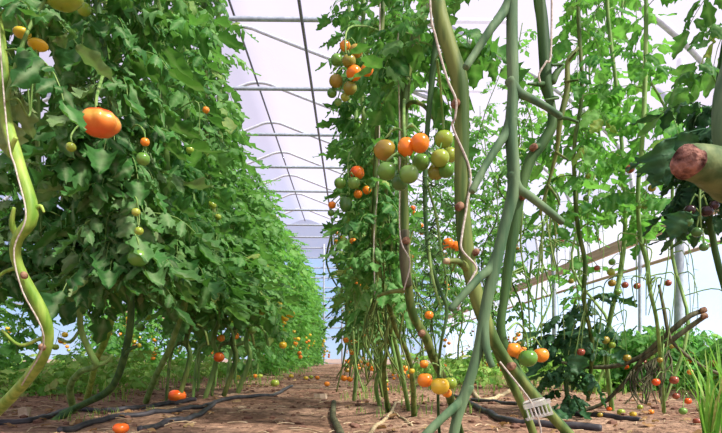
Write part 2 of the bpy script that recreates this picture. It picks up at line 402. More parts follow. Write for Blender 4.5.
# ------------------------------------------------------------------ greenhouse shell
def struct(name, mb, m, smooth=True):
    o = mb.build(name, m, smooth=smooth); o['kind'] = 'structure'; return o
RX, HC = -1.5, H
half = [(0, 4.42), (.16, 4.4), (.34, 4.33), (.8, 4.15), (1.4, 3.92), (2.2, 3.6), (3.0, 3.24), (3.8, 2.75), (4.35, 2.2), (4.5, 1.55)]
prof = [(RX - x, z + HC) for x, z in half[::-1]] + [(RX + x, z + HC) for x, z in half[1:]]
prof_s = cr(prof, 70)
Y0, Y1 = -3.0, 18.0
mb = MB()
ys = np.linspace(Y0, Y1, 15)
V = np.array([[(x, y, z) for x, z in prof_s] for y in ys]); npf = len(prof_s)
i, j = np.meshgrid(np.arange(len(ys) - 1), np.arange(npf - 1), indexing='ij')
quad = lambda n: np.stack([i * n + j, i * n + j + 1, (i + 1) * n + j + 1, (i + 1) * n + j], -1).reshape(-1, 4)
mb.add(V.reshape(-1, 3), quad(npf)); struct('roof', mb, M['film_roof'])
def wall_strip(name, x, z0, z1, m):
    mb = MB(); mb.add([(x, Y0, z0), (x, Y1, z0), (x, Y1, z1), (x, Y0, z1)], [[0, 1, 2, 3]]); struct(name, mb, m)
XR, XL = RX + 4.5, RX - 4.5
ZB = HC + .93
wall_strip('wall_right', XR, ZB, HC + 1.55, M['film_wall'])
wall_strip('wall_left', XL, ZB, HC + 1.55, M['film_wall'])
wall_strip('window_1', XR + .01, -.02, ZB + .02, M['film_clear'])
wall_strip('window_2', XL - .01, -.02, ZB + .02, M['film_clear'])
# end gable: milky film above, clear film below
ZE = HC + 3.2
def gable(name, y, zlo, zhi, m):
    mb = MB(); cols = [(x, z) for x, z in prof_s]
    for (xa, za), (xb, zb) in zip(cols[:-1], cols[1:]):
        ta, tb = min(za, zhi), min(zb, zhi)
        if max(ta, tb) <= zlo: continue
        mb.add([(xa, y, zlo), (xb, y, zlo), (xb, y, max(tb, zlo)), (xa, y, max(ta, zlo))], [[0, 1, 2, 3]])
    struct(name, mb, m)
gable('wall_back', Y1, ZE, 99, M['film_wall'])
gable('window_3', Y1 + .01, -.02, ZE, M['film_clear'])
gable('wall_front', Y0, -.02, 99, M['film_wall'])
# arches with their tie bars
tn = 1
for k in range(-4, 9):
    y = 5.9 + 1.52 * k
    if y > 17.9: break
    mb = MB(); mb.tube([(x, y, z - .04) for x, z in prof_s[::1]], .026, 8, n=90)
    struct('trim_%d' % tn, mb, M['steel_white']); tn += 1
    mb = MB(); mb.tube([(-4.7, y - .06, HC + 3.56), (1.7, y - .06, HC + 3.5)], .027, 8, n=2)
    struct('trim_%d' % tn, mb, M['steel']); tn += 1
for k in range(1, 11):                                        # rails of the end gable
    z = HC + .3 + k * .32
    mb = MB(); mb.tube([(-5.6, Y1 - .04, z), (2.6, Y1 - .04, z)], .022, 6, n=2); struct('trim_%d' % tn, mb, M['steel']); tn += 1
for x in (-3.5, -2.2, -.9, -.32, .5, 1.6):
    mb = MB(); mb.tube([(x, Y1 - .08, 0), (x, Y1 - .08, HC + 3.6)], .03, 6, n=2); struct('trim_%d' % tn, mb, M['steel']); tn += 1
# wooden battens along the side walls
for x, s in ((XR, -1), (XL, 1)):
    mb = MB(); mb.box((x + s * .03, (Y0 + Y1) / 2, HC + 1.235), .04, Y1 - Y0, .12); struct('trim_%d' % tn, mb, M['wood'], False); tn += 1
    mb = MB(); mb.tube([(x + s * .02, Y0, ZB), (x + s * .02, Y1, ZB)], .018, 6, n=2); struct('trim_%d' % tn, mb, M['wood']); tn += 1
def rod(name, label, cat, pts, r, m, group=None, n=None, sides=8):
    mb = MB(); mb.tube(pts, r, sides, n=n); o = mb.build(name, m, origin=np.asarray(pts[0])); tag(o, label, cat, group); return o
rod('overhead_cable', 'thicker dark steel cable running lengthwise under the roof bars', 'cable', [(-.52, -2, HC + 3.51), (-.52, 17.9, HC + 3.47)], .018, M['cable'], n=2)
rod('overhead_cable', 'thinner dark cable running lengthwise along the ridge of the arches', 'cable', [(-1.5, -2, HC + 4.35), (-1.5, 17.9, HC + 4.35)], .016, M['cable'], n=2)
# steel posts by the right wall
def post(px, py_top, D, w, label, lean=0.):
    x = (px - VX) / F * D; zt = H - (py_top - VY) / F * D
    g = thing('steel_post', label, 'post', (x, D, 0))
    mb = MB(); mb.tube([(x, D, -.1), (x + lean, D, zt)], w / 2, 10, n=2); mb.build('pole', M['steel'], g)
    mb = MB(); mb.tube([(x + lean * .5, D, zt * .5 - .02), (x + lean * .5, D, zt * .5 + .02)], w / 2 + .006, 10, n=2, cap=False); mb.build('collar', M['steel'], g)
post(678, 60, 4.9, .075, 'thick galvanised steel post beside the shaded dark plant at the right side wall', .03)
post(640, 150, 5.7, .035, 'thin steel post between the thick wall post and the hooked pipe')
g = thing('hooked_pipe', 'pale steel pipe with a hooked bent top, before the side wall behind the bare stems', 'pipe', ((554 - VX) / F * 6.2, 6.2, 0))
mb = MB(); mb.tube([at(554, VY + F * H / 6.2 + 3, 6.2), at(554, 300, 6.2), at(553, 262, 6.2), at(549, 248, 6.2), at(541, 240, 6.2)], .022, 8, n=24); mb.build('pole', M['steel'], g)

# ------------------------------------------------------------------ row plants (built once at the origin, then copied)
KIDS = {}
def reg(root):
    for o in list(root.children_recursive) + [root]: KIDS[o.name] = list(o.children)
    return root

def row_plant(seed, height, zmin, nleaf, ll, spread, leafmat, stemmat, fruits, bare=True, size=.34, droop=1.5, hi=False, name='tomato_plant', lean=.12, fruit_z=(.2, 1.7), out=.24, fd=(.04, .06), dangling=0):
    rg = np.random.RandomState(seed)
    root = thing(name, 'x', 'plant', (0, 0, 0))
    P = [np.array([0, 0, -.02])]
    k = 9
    for q in range(1, k):
        z = height * q / (k - 1); P.append(np.array([rg.uniform(-lean, lean) * min(1, z * 2), rg.uniform(-lean, lean) * min(1, z * 2), z]))
    P = np.array(P); mb = MB(); mb.tube(P, np.linspace(.009, .004, k), 6, wob=.08, seed=seed)
    C = cr(P, 80)
    sm = mb
    fm = MB(); spent = []
    for q in range(nleaf):
        z = zmin + (height - zmin) * ((q + rg.rand()) / nleaf) ** .95
        i = min(79, int(z / height * 79)); p = C[i]
        leaf(fm, p, q * 2.4 + rg.uniform(-.6, .6), rg.uniform(.0, .9), ll * rg.uniform(.7, 1.2) * (1 if z < height * .85 else .7), rg, hi, droop * rg.uniform(.7, 1.3), size)
    for q in range(dangling):                                  # spent thin fruit stalks hanging down
        z = rg.uniform(.5, height * .8); p = C[min(79, int(z / height * 79))]; a = rg.uniform(0, 6.3)
        e = np.array([math.cos(a), math.sin(a), 0]); L = rg.uniform(.15, .5)
        pts = [p, p + e * .07 + [0, 0, .0], p + e * .1 - [0, 0, L * .5], p + e * .09 - [0, 0, L]]
        sm = MB(); spent.append(sm); sm.tube(pts, [.003, .0025, .002, .0015], 4, n=9)
        for w in range(5):
            b = cr(pts, 20)[5 + w * 3]; a2 = rg.uniform(0, 6.3); sm.tube([b, b + np.array([math.cos(a2), math.sin(a2), -.4]) * .022], [.0015, .001], 3, n=2)
    mb.build('stem', M[stemmat], root)
    for q in spent: q.build('spent_fruit_stalk', M[stemmat], root)
    if nleaf: fm.build('foliage', [M[leafmat], M['stem_mid']], root)
    fks = []; cs = []
    for q, fmt in enumerate(fruits):
        if q % 3 == 0:
            fk = MB(); fks.append(fk)
            z = rg.uniform(*fruit_z); p = C[min(79, int(z / height * 79))]; a = rg.uniform(0, 6.3); e = np.array([math.cos(a), math.sin(a), 0]) * out * rg.uniform(.7, 1.2)
            hub = p + e - [0, 0, .03]; fk.tube([p, p + e * .6 + [0, 0, .03], hub], [.003, .003, .002], 5, n=8)
        d = rg.uniform(*fd); c = hub + np.array([rg.uniform(-1, 1), rg.uniform(-1, 1), 0]) * d * .75 - [0, 0, d * (.6 + .85 * (q % 3))]
        fk.tube([hub, c + [0, 0, d * .4]], [.002, .002], 4, n=2); cs.append((c, d, fmt))
    if fruits:
        for fk in fks: fk.build('fruit_stalk', M['stem_mid'], root)
        for c, d, fmt in cs: tomato(root, c, d, fmt, calyx=False, seg=10, ring=7)
    return reg(root)

def place(v, first, x, y, rz, label, group=None, s=1.):
    o = v if first else copy_tree(v, None, KIDS)
    o.location = (x, y, gz(x, y) if -6 < x < 3.2 else 0); o.rotation_euler = (0, 0, rz); o.scale = (s, s, s)
    o['label'] = label
    if group: o['group'] = group
    elif 'group' in o: del o['group']
    return o
used = set()
def put(v, *a, **k):
    f = v.name not in used; used.add(v.name); return place(v, f, *a, **k)

OR, RD, GR, YL, LM, OL, MR = 't_orange', 't_red', 't_green', 't_yellow', 't_lime', 't_olive', 't_maroon'
# left row, away from the camera
VL = [row_plant(100 + q, 2.12, .28, 105, .23, .3, 'leaf_green', 'stem_mid', [[LM, GR, LM, GR, LM, LM, YL, LM, GR], [GR, GR, LM, LM, LM, OR, LM, YL, GR], [LM, YL, OR, OR, OR, LM, GR, LM, LM]][q], fruit_z=(.35, 1.5), out=.3, fd=(.05, .075)) for q in range(3)]
VLb = [row_plant(110 + q, 2.08, .06, 110, .22, .3, 'leaf_bright', 'stem_mid', [[YL, OR, LM, LM, OR, OR, YL, YL, OR], [LM, LM, YL, YL, OR, YL]][q], fruit_z=(.15, .8), out=.3, fd=(.045, .07)) for q in range(2)]
y = 3.7; q = 0
while y < 16.5:
    v = VL[q % 3] if y < 6.2 else VLb[q % 2]
    put(v, -1.0 + R.uniform(-.05, .05), y, R.uniform(0, 6.28), 'tall leafy tomato plant farther along the dense hedge-like row left of the path', 'plants of the long left row', s=R.uniform(.96, 1.05))
    y += .42 if y < 8 else .6; q += 1
# second and third rows further left
VF = VL + VLb
for X, ylist in ((-2.5, [1.9, 2.5, 3.1, 3.7, 4.2, 5.7, 6.3, 6.9, 7.5, 8.1, 8.8, 9.6]), (-4.1, [4.5, 5.2, 5.9, 6.6, 8.6, 9.3, 10.2])):
    for k, yy in enumerate(ylist):
        put(VLb[k % 2], X + R.uniform(-.08, .08), yy, R.uniform(0, 6.28), 'sunlit tomato plant in the rows behind the near left stems', 'plants of the rows behind on the left', s=R.uniform(.85, 1.0))
# right row past the near stems
VR = [row_plant(130 + q, 2.5, .5, 72, .15, .2, 'leaf_green', 'stem_olive', [[OR, OR, OR, LM, OR, GR, OR, OR, OL, OR, OR, OR], [OR, GR, OL, OR, OR, OR, RD, OR, OR], [OL, OR, OR, OR, OR, OR, LM, OR, OR]][q], fruit_z=(.12, 1.5), out=.2, fd=(.028, .04), dangling=9) for q in range(3)]
y = 3.1; q = 0
while y < 16:
    put(VR[q % 3], .2 + R.uniform(-.05, .05) - .015 * (y - 3), y, R.uniform(0, 6.28), 'tomato plant with small orange fruit, farther along the row right of the path', 'plants of the long right row', s=R.uniform(.95, 1.05))
    y += .45 if y < 7 else .65; q += 1
# a short row between the right row and the sparse row
for k, (x, yy) in enumerate([(1.28, 4.4), (.95, 5.0), (1.25, 5.3), (.9, 5.7), (.95, 6.4), (.9, 7.2), (.95, 8.0), (.9, 9.0), (.9, 10.2)]):
    put(VR[k % 3], x, yy, R.uniform(0, 6.28), 'small leafed tomato plant seen between the thick twine-wound stem and the dark stub-studded stem', 'plants behind the near right stems', s=R.uniform(.95, 1.05))
# sparse row on the right
VS = [row_plant(150 + q, 2.9, [.75, .95, .6][q], [38, 32, 42][q], .19, .2, 'leaf_bright', 'stem_mid', [[MR, OL, GR, MR, GR, GR, MR, MR, OL], [GR, GR, GR, OL, MR, GR, GR, GR, MR], [OL, MR, MR, GR, GR, MR]][q], lean=.16, size=.36, fruit_z=(.3, 1.2), out=.2, fd=(.022, .03), dangling=14) for q in range(3)]
sparse = [(1.52, 2.75), (1.42, 3.3), (1.5, 3.8), (1.4, 4.3), (1.5, 4.9), (1.4, 5.5), (1.5, 6.2), (1.4, 7.0), (1.5, 7.8), (1.4, 8.7), (1.5, 9.6), (1.4, 10.6)]
for k, (x, yy) in enumerate(sparse):
    put(VS[k % 3], x, yy, R.uniform(0, 6.28), 'tall sparse bright-leafed tomato plant with tiny dark fruit in the row by the right wall', 'plants of the sparse right row', s=R.uniform(.95, 1.05))
# low sprawling plants near the right wall
VB = [row_plant(170 + q, .36, .03, 40, .17, .2, 'leaf_bright', 'stem_mid', [[GR, MR, LM, MR, RD, GR], [GR, LM, GR, MR, GR, GR]][q], name='low_tomato_plant', fruit_z=(.1, .3), out=.16, fd=(.03, .045), lean=.05) for q in range(2)]
for k in range(54):
    x = R.uniform(2.1, 2.85); yy = 3.1 + k * .24
    if k >= 30: x = R.uniform(1.75, 2.7); yy = R.uniform(2.85, 4.6)
    put(VB[k % 2], x, yy, R.uniform(0, 6.28), 'low bushy tomato plant at the foot of the right side wall', 'low plants by the right wall', s=R.uniform(.8, 1.25))

# ------------------------------------------------------------------ near plants, each built for itself
def near(name, label, rows, stem_mat, cat='plant', sides=12, wob=.06, seed=0, scars=(), stubs=(), group=None):
    """near plant: stem from pixel rows (first row is the base); returns root and centre line"""
    base = at(*rows[-1][:3])
    root = thing(name, label, cat, (base[0], base[1], max(base[2], 0) * 0))
    mb = MB(); pts = stem_px(mb, rows, sides, 0, wob, seed)
    for st in stubs: stem_px(mb, st, 8, 0, .05, seed + 1)
    mb.build('stem', M[stem_mat], root)
    return root, pts

def scar(root, px, py, D, dpx, m='scar', tilt=(.4, -.85, .2)):
    mb = MB(); c = at(px, py, D); r = dpx / 2 / F * D
    n = unit(np.array(tilt)); mb.tube([c - n * r * .8, c + n * r * .4], [r * 1.05, r], 9, n=3)
    mb.build('pruning_scar', M[m], root)

def foliage(root, pts, t0, t1, n, ll, mats, rg, hi=True, droop=1.6, az=None, size=.36, el=(.0, .8)):
    C = cr(pts, 120); fm = MB()
    for q in range(n):
        t = t0 + (t1 - t0) * (q + rg.rand()) / n; p = C[int(np.clip(t, 0, 1) * 119)]
        a = (q * 2.4 + rg.uniform(-.6, .6)) if az is None else rg.uniform(*az)
        leaf(fm, p, a, rg.uniform(*el), ll * rg.uniform(.75, 1.2), rg, hi, droop * rg.uniform(.7, 1.3), size)
    return fm.build('foliage', mats, root)
rg = np.random.RandomState(77)
LD = [M['leaf_dusty'], M['stem_mid']]; LG = [M['leaf_green'], M['stem_mid']]; LB = [M['leaf_bright'], M['stem_mid']]; LK = [M['leaf_deep'], M['stem_dark']]

# --- left: A leftmost lime stem
root, P = near('tomato_plant', 'tomato plant with a thick lime green bent stem at the left edge',
     [(-30, -260, 1.1, 7.6), (-20, -80, 1.05, 9.3), (0, 40, 1.0, 11.0), (4, 110, .98, 11.9), (18, 160, .96, 11.0), (32, 214, .95, 12.8), (17, 240, .96, 11.0), (18, 265, .98, 10.2), (42, 312, 1.0, 11.9), (48, 338, 1.02, 11.0), (38, 365, 1.05, 11.0), (8, 400, 1.15, 11.0), (-35, 442, 1.35, 11.0)], 'stem_lime', seed=3,
     stubs=[[(16, 160, .96, 7.6), (10, 150, .95, 6.8), (16, 138, .94, 4.2)], [(18, 238, .96, 6.8), (12, 224, .95, 6.0), (14, 208, .94, 3.4)], [(30, 212, .95, 6.0), (40, 206, .95, 4.2), (44, 212, .95, 2.5)], [(16, 268, .98, 4.2), (4, 272, .98, 3.4), (-4, 280, .98, 2.5)], [(42, 338, 1.02, 4.2), (20, 345, 1.02, 3.4), (2, 330, 1.02, 2.5)]])
scar(root, 24, 275, .965, 7); scar(root, 42, 347, 1.0, 7)
foliage(root, P, .02, .2, 24, .15, LD, rg, droop=1.5, size=.34)
mb = MB(); mb.tube([at(6, 100, .97), at(24, 40, 1.0), at(44, 2, 1.02), at(62, -18, 1.03)], [.004, .0035, .003, .003], 6); mb.build('fruit_stalk', M['stem_mid'], root)
tomato(root, at(62, -6, 1.03), .072, 't_lime', lobes=5, flat=.75)
truss(root, at(4, 100, .98), [(22, 33, 1.06, 17, 't_yellow', 0, .6), (38, 45, 1.06, 19, 't_yellow', 0, .55)])

# --- left: B
root, P = near('tomato_plant', 'tomato plant carrying the large blushing tomato, its bare lower stem leaning to lower left',
     [(60, -420, 1.55, 4.7), (80, -150, 1.55, 5.5), (100, 20, 1.5, 6.2), (118, 150, 1.55, 6.2), (124, 268, 1.62, 7.0), (131, 305, 1.65, 7.0), (127, 345, 1.7, 7.0), (113, 386, 1.8, 7.0), (88, 402, 1.95, 7.0), (62, 414, 2.1, 7.0)], 'stem_dark', seed=5,
     stubs=[[(118, 372, 1.78, 4.7), (127, 352, 1.7, 3.9), (137, 346, 1.7, 3.1)], [(75, 408, 2.02, 6.2), (58, 419, 2.0, 7.8), (46, 428, 1.97, 7.0)]])
mb = MB(); mb.tube([at(124, 280, 1.6), at(123, 264, 1.58)], [.016, .012], 10); mb.build('dry_node', M['stem_dry'], root)
foliage(root, P, .0, .48, 100, .19, LD, rg, droop=1.6)
foliage(root, P, .3, .47, 22, .17, LD, rg, droop=1.8, az=(3.6, 5.8))
mb = MB(); mb.tube([at(108, 62, 1.5), at(102, 78, 1.3), at(97, 96, 1.17), at(96, 110, 1.15)], [.004, .004, .0035, .003], 6); mb.build('fruit_stalk', M['stem_mid'], root)
tomato(root, at(99.5, 123, 1.15), 38 / F * 1.15, 't_blush', lobes=8, amp=.085, flat=.72, seg=30, ring=16, label='large orange-red blushing tomato')
truss(root, at(130, 238, 1.52), [(138, 258, 1.45, 21, 't_green', 0, .85)])
truss(root, at(86, 128, 1.4), [(71, 147, 1.32, 10, 't_lime')])
truss(root, at(98, -20, 1.5), [(84, 9, 1.32, 14, 't_lime')])
truss(root, at(130, 130, 1.5), [(145, 142, 1.38, 9, 't_orange'), (143, 159, 1.38, 14, 't_green')])
truss(root, at(128, 200, 1.5), [(136, 212, 1.4, 9, 't_lime'), (139, 231, 1.4, 9, 't_lime')])

# --- left: C thin S bent
root, P = near('tomato_plant', 'thin S-bent tomato vine right of the thick lime green stem',
     [(30, -300, 2.0, 4.2), (34, -60, 1.95, 4.2), (38, 120, 1.9, 5.1), (40, 250, 1.85, 5.1), (44, 292, 1.8, 5.1), (60, 294, 1.8, 5.1), (78, 304, 1.82, 6.0), (81, 330, 1.85, 6.0), (90, 352, 1.88, 6.0), (96, 366, 1.9, 6.0), (80, 372, 1.95, 6.0), (70, 388, 2.05, 6.8), (74, 411, 2.2, 6.8)], 'stem_mid', seed=6,
     stubs=[[(96, 366, 1.9, 4.2), (106, 362, 1.9, 4.2), (112, 355, 1.9, 3.4)], [(80, 330, 1.85, 3.4), (70, 342, 1.85, 3.4), (58, 338, 1.85, 2.5)]])
foliage(root, P, .0, .3, 85, .21, LD, rg, droop=1.6)
# --- left: C2 lighter branch
root, P = near('tomato_plant', 'tomato plant with a pale green stem just right of the S-bent vine',
     [(95, -300, 2.3, 4.2), (105, 0, 2.2, 4.2), (115, 200, 2.1, 5.1), (118, 285, 2.05, 6.8), (112, 315, 2.05, 7.6), (104, 343, 2.08, 6.8), (96, 360, 2.15, 6.0), (92, 380, 2.25, 6.0), (86, 402, 2.45, 6.0)], 'stem_lime', seed=8)
foliage(root, P, .0, .38, 95, .22, LD, rg, droop=1.5)
# --- left: D
root, P = near('tomato_plant', 'tomato plant with a slim stem slanting down left of the fallen orange tomato',
     [(150, -300, 2.3, 5), (160, 0, 2.3, 5), (168, 180, 2.3, 6), (175, 262, 2.35, 7), (185, 296, 2.38, 7), (178, 325, 2.42, 6), (168, 352, 2.5, 6), (155, 378, 2.6, 6), (146, 402, 2.74, 6)], 'stem_mid', seed=9,
     stubs=[[(184, 296, 2.38, 5), (200, 300, 2.36, 4), (208, 300, 2.36, 3)]])
foliage(root, P, .0, .46, 95, .23, LG, rg, droop=1.5)
truss(root, at(165, 120, 2.3), [(190, 150, 2.1, 8, 't_lime'), (206, 110, 2.1, 7, 't_orange')])
# --- left: E, F, G further
for (px, D, lab, sd, fr) in ((178, 2.75, 'tomato plant with a thin forked stem rising directly behind the fallen orange-red tomato', 21, [(212, 205, 2.6, 9, 't_lime'), (218, 217, 2.6, 7, 't_lime')]),
                          (205, 2.95, 'tomato plant with a dark red fruit low down, right of the fallen orange-red tomato', 22, [(217, 196, 2.7, 8, 't_green'), (219, 357, 2.8, 11, 't_red')]),
                          (224, 3.2, 'tomato plant with green fruit low down, left of the yellow-green fallen tomato', 23, [(221, 338, 2.95, 8, 't_orange'), (245, 325, 3.0, 9, 't_green'), (252, 330, 3.0, 9, 't_green')]),
                          (238, 3.5, 'tomato plant with yellow fruit at the path edge, behind the yellow-green fallen tomato', 24, [(262, 312, 3.3, 7, 't_lime'), (285, 318, 3.4, 8, 't_yellow'), (291, 314, 3.4, 8, 't_yellow'), (250, 317, 3.3, 8, 't_green'), (283, 345, 3.4, 8, 't_yellow')])):
    b = ground_point(px, D); yg = VY + F * H / D
    root, P = near('tomato_plant', lab, [(px - 30, -250, D, 4.5), (px - 20, 0, D, 5), (px - 15, 180, D, 5), (px + 8, 270, D, 5), (px + 16, 310, D, 5), (px + 8, 340, D, 5), (px + 12, 358, D, 5), (px, yg, D, 5)], 'stem_olive' if sd % 2 else 'stem_mid', seed=sd,
         stubs=[[(px + 14, 322, D, 4), (px + 26, 330, D - .1, 3), (px + 30, 345, D - .1, 2.5)], [(px + 8, 342, D, 4), (px - 6, 350, D, 3), (px - 12, yg, D - .1, 3)]])
    foliage(root, P, .0, .58, 105, .22, LG, rg, hi=False, droop=1.5)
    truss(root, at(px + 8, 275, D), fr)

# --- right: the bare grey-green branching stalk closest to the lens
D = .5
root = thing('tomato_vine', 'leafless grey-green branching tomato stalk in front, with short bare side branches', 'plant', at(455, 603, D) * [1, 1, 0])
mb = MB()
stem_px(mb, [(514, -60, .5, 11.4), (512, 0, .5, 11.4), (512, 50, .5, 11.4), (513, 90, .5, 11.4), (511, 130, .5, 12.3), (514, 185, .5, 12.3), (505, 225, .5, 11.4), (496, 262, .5, 12.3), (487, 300, .5, 11.4), (478, 350, .5, 10.6), (466, 392, .5, 10.6), (454, 433, .5, 10.6), (445, 520, .5, 10.6), (455, 606, .5, 10.6)], 14, 0, .05, 31)
mb.build('stem', M['stem_grey'], root)
for rows in ([(513, -4, .5, 12.3), (505, 10, .5, 10.6), (490, 30, .49, 8.8), (477, 50, .49, 7.9), (466, 67, .485, 7.5)],
             [(510, 80, .5, 11.4), (518, 92, .5, 9.7), (530, 98, .5, 7.9), (548, 108, .5, 7.0), (560, 116, .505, 6.6)],
             [(512, 118, .5, 12.3), (506, 134, .5, 10.6), (498, 145, .495, 8.4), (484, 168, .49, 7.5), (472, 191, .485, 7.5)],
             [(512, 174, .5, 12.3), (518, 188, .5, 10.1), (528, 195, .5, 8.4), (546, 209, .5, 7.9), (562, 222, .505, 7.0)],
             [(499, 252, .5, 12.3), (491, 268, .5, 10.6), (480, 277, .495, 8.4), (464, 294, .49, 7.9), (451, 309, .485, 7.0)],
             [(486, 302, .5, 8), (484, 318, .5, 10), (485, 340, .497, 9), (488, 355, .495, 7.0), (492, 366, .495, 7.0)],
             [(469, 386, .5, 11.4), (461, 401, .5, 10.1), (450, 411, .495, 8.8), (436, 424, .49, 8.8), (415, 446, .48, 8.8)]):
    mb = MB(); stem_px(mb, rows, 12, 0, .05, int(rows[0][0])); mb.build('branch', M['stem_grey'], root)

# --- right: thick olive stem
root, P = near('tomato_plant', 'tomato plant with the thick olive stem wound with white twine',
     [(432, -200, .95, 12.6), (434, -40, .92, 14.4), (438, 5, .91, 15.3), (447, 40, .9, 16.2), (459, 78, .9, 17.1), (462, 110, .9, 15.3), (462, 150, .9, 14.4), (462, 195, .9, 15.3), (465, 240, .9, 15.3), (472, 280, .9, 14.4), (484, 318, .9, 14.4), (500, 350, .9, 10.5), (528, 388, .9, 9.8), (560, 425, .9, 9.8), (600, 465, .9, 9.8), (632, 496, .9, 9.8)], 'stem_olive', seed=41, sides=16, wob=.05,
     stubs=[[(470, 272, .9, 9), (460, 262, .885, 7), (447, 261, .875, 5)]])
scar(root, 456, 103, .885, 8); scar(root, 460, 206, .885, 8); scar(root, 476, 252, .89, 7); scar(root, 446, 261, .872, 6, 'stem_dry', (-1, -.3, 0))
scar(root, 512, 366, .885, 8)
mb = MB(); stem_px(mb, [(490, 335, .92, 9), (508, 375, .93, 9), (525, 412, .94, 8), (535, 440, .95, 8), (545, 486, .96, 8)], 10, 0, .05, 3); mb.build('side_stem', M['stem_olive'], root)
truss(root, at(508, 330, .95), [(513, 350, 1.0, 17, 't_orange', 5), (521, 353, 1.02, 15, 't_orange'), (528, 358, .97, 19, 't_green'), (541, 355, 1.02, 16, 't_orange', 5)], rad=.0018)
truss(root, at(437, 60, .93), [(444, 139, 1.02, 19, 't_lime'), (440, 158, 1.0, 19, 't_lime'), (449, 155, 1.05, 17, 't_lime'), (436, 172, 1.03, 17, 't_olive'), (446, 170, 1.02, 17, 't_green')])
truss(root, at(470, 250, .93), [(448, 243, 1.2, 11, 't_orange'), (456, 246, 1.22, 11, 't_orange')])
# --- right: second stem, dark upper part with leaf stubs
root, P = near('tomato_plant', 'tomato plant with a dark stub-studded stem right of the bare grey-green stalk',
     [(536, -160, 1.0, 9), (538, -20, 1.0, 11), (542, 20, 1.0, 12), (545, 60, 1.0, 12), (546, 84, 1.0, 12), (551, 104, 1.0, 9), (552, 126, 1.0, 10), (541, 145, 1.0, 11), (530, 160, 1.0, 11), (521, 190, 1.0, 10), (515, 225, 1.0, 10), (509, 260, 1.0, 10), (505, 295, 1.0, 9), (501, 330, 1.0, 9), (512, 362, 1.0, 9), (535, 395, 1.0, 9), (575, 440, 1.0, 9), (610, 480, 1.0, 9)], 'stem_dark', seed=43,
     stubs=[[(545, 84, 1.0, 6), (536, 84, .98, 4), (528, 84, .97, 2)], [(552, 82, 1.0, 8), (556, 74, 1.0, 7), (562, 65, 1.0, 4), (552, 65, .98, 2.5)], [(550, 98, 1.0, 5), (558, 98, .98, 3), (545, 100, .97, 2)], [(553, 120, 1.0, 5), (565, 118, .99, 3.5), (578, 122, .98, 2.5)], [(540, 146, 1.0, 7), (534, 147, .985, 6)]])
mb = MB(); stem_px(mb, [(578, 48, 1.02, 3), (568, 62, 1.02, 5), (567, 90, 1.02, 6), (560, 120, 1.02, 6), (557, 150, 1.03, 4), (548, 185, 1.04, 3.5), (540, 215, 1.05, 3)], 8, 0, .08, 9)
for rows in ([(568, 62, 1.02, 3), (576, 52, 1.0, 2)], [(565, 82, 1.02, 3), (578, 80, 1.0, 2)], [(556, 152, 1.03, 3), (568, 160, 1.0, 2)], [(548, 185, 1.04, 3), (556, 196, 1.0, 2.5), (560, 205, 1.0, 1.5)]): stem_px(mb, rows, 6, 0, 0)
mb.build('side_stem', M['stem_olive'], root)
scar(root, 534, 147, .98, 7); scar(root, 524, 196, .985, 7)
for s in range(9):                                           # dried stalk remains hanging below
    x0 = R.uniform(512, 556); y0 = R.uniform(170, 260); L = R.uniform(40, 110); dD = R.uniform(-.05, .25)
    mb = MB(); stem_px(mb, [(x0, y0, 1.03 + dD, 2.2), (x0 + R.uniform(-6, 8), y0 + L * .4, 1.05 + dD, 2), (x0 + R.uniform(-10, 14), y0 + L, 1.06 + dD, 1.4)], 5, 0, .1, s)
    for q in range(3):
        yy = y0 + L * R.uniform(.1, .8); stem_px(mb, [(x0, yy, 1.05 + dD, 1.8), (x0 + R.uniform(-12, 12), yy + R.uniform(2, 10), 1.03 + dD, 1.2)], 4, 0, 0)
    mb.build('spent_fruit_stalk', M['stem_mid'], root)

# --- right: third stem (yellowish, at x~405)
root, P = near('tomato_plant', 'tomato plant with yellowish, dark patched stem behind the big green and orange fruit cluster',
     [(440, -260, 1.3, 8), (430, -30, 1.25, 9), (418, 30, 1.22, 10), (408, 62, 1.2, 10), (404, 110, 1.2, 9), (402, 160, 1.2, 9), (404, 200, 1.2, 9), (405, 245, 1.2, 9), (408, 285, 1.2, 9), (413, 315, 1.22, 9), (426, 338, 1.25, 9), (434, 360, 1.3, 8), (446, 385, 1.4, 8), (462, 440, 1.5, 8)], 'stem_olive', seed=47,
     stubs=[[(404, 110, 1.2, 5), (412, 102, 1.18, 4.5), (424, 106, 1.16, 4), (432, 118, 1.15, 3)], [(408, 290, 1.2, 5), (390, 292, 1.2, 4), (378, 296, 1.22, 3)]])
scar(root, 406, 241, 1.18, 8); scar(root, 422, 333, 1.23, 7); scar(root, 409, 60, 1.185, 6)
mb = MB(); stem_px(mb, [(405, 232, 1.19, 9.6), (404, 258, 1.185, 10), (407, 285, 1.19, 9.6)], 12, 0, .05, 3); mb.build('dark_stem_section', M['stem_brown'], root)
truss(root, at(404, 100, 1.2), [(385, 150, 1.0, 22, 't_olive', 5), (406, 147, .99, 17, 't_orange', 0, 1.2), (420, 143, .98, 19, 't_orange', 0, 1.05), (387, 171, .97, 20, 't_green'), (409, 174, .95, 20, 't_green'), (421, 162, 1.03, 18, 't_green'), (400, 182, 1.02, 18, 't_dkgreen')], rad=.003)
truss(root, at(434, 358, 1.3), [(425, 380, 1.12, 16, 't_orange', 4), (440, 386, 1.08, 19, 't_yellow'), (450, 383, 1.13, 14, 't_lime'), (447, 393, 1.15, 10, 't_orange')])
truss(root, at(412, 310, 1.22), [(429, 315, 1.3, 9, 't_orange'), (424, 364, 1.35, 9, 't_orange'), (412, 371, 1.4, 6, 't_yellow')])
foliage(root, P, .0, .3, 16, .14, LG, rg, droop=1.4)
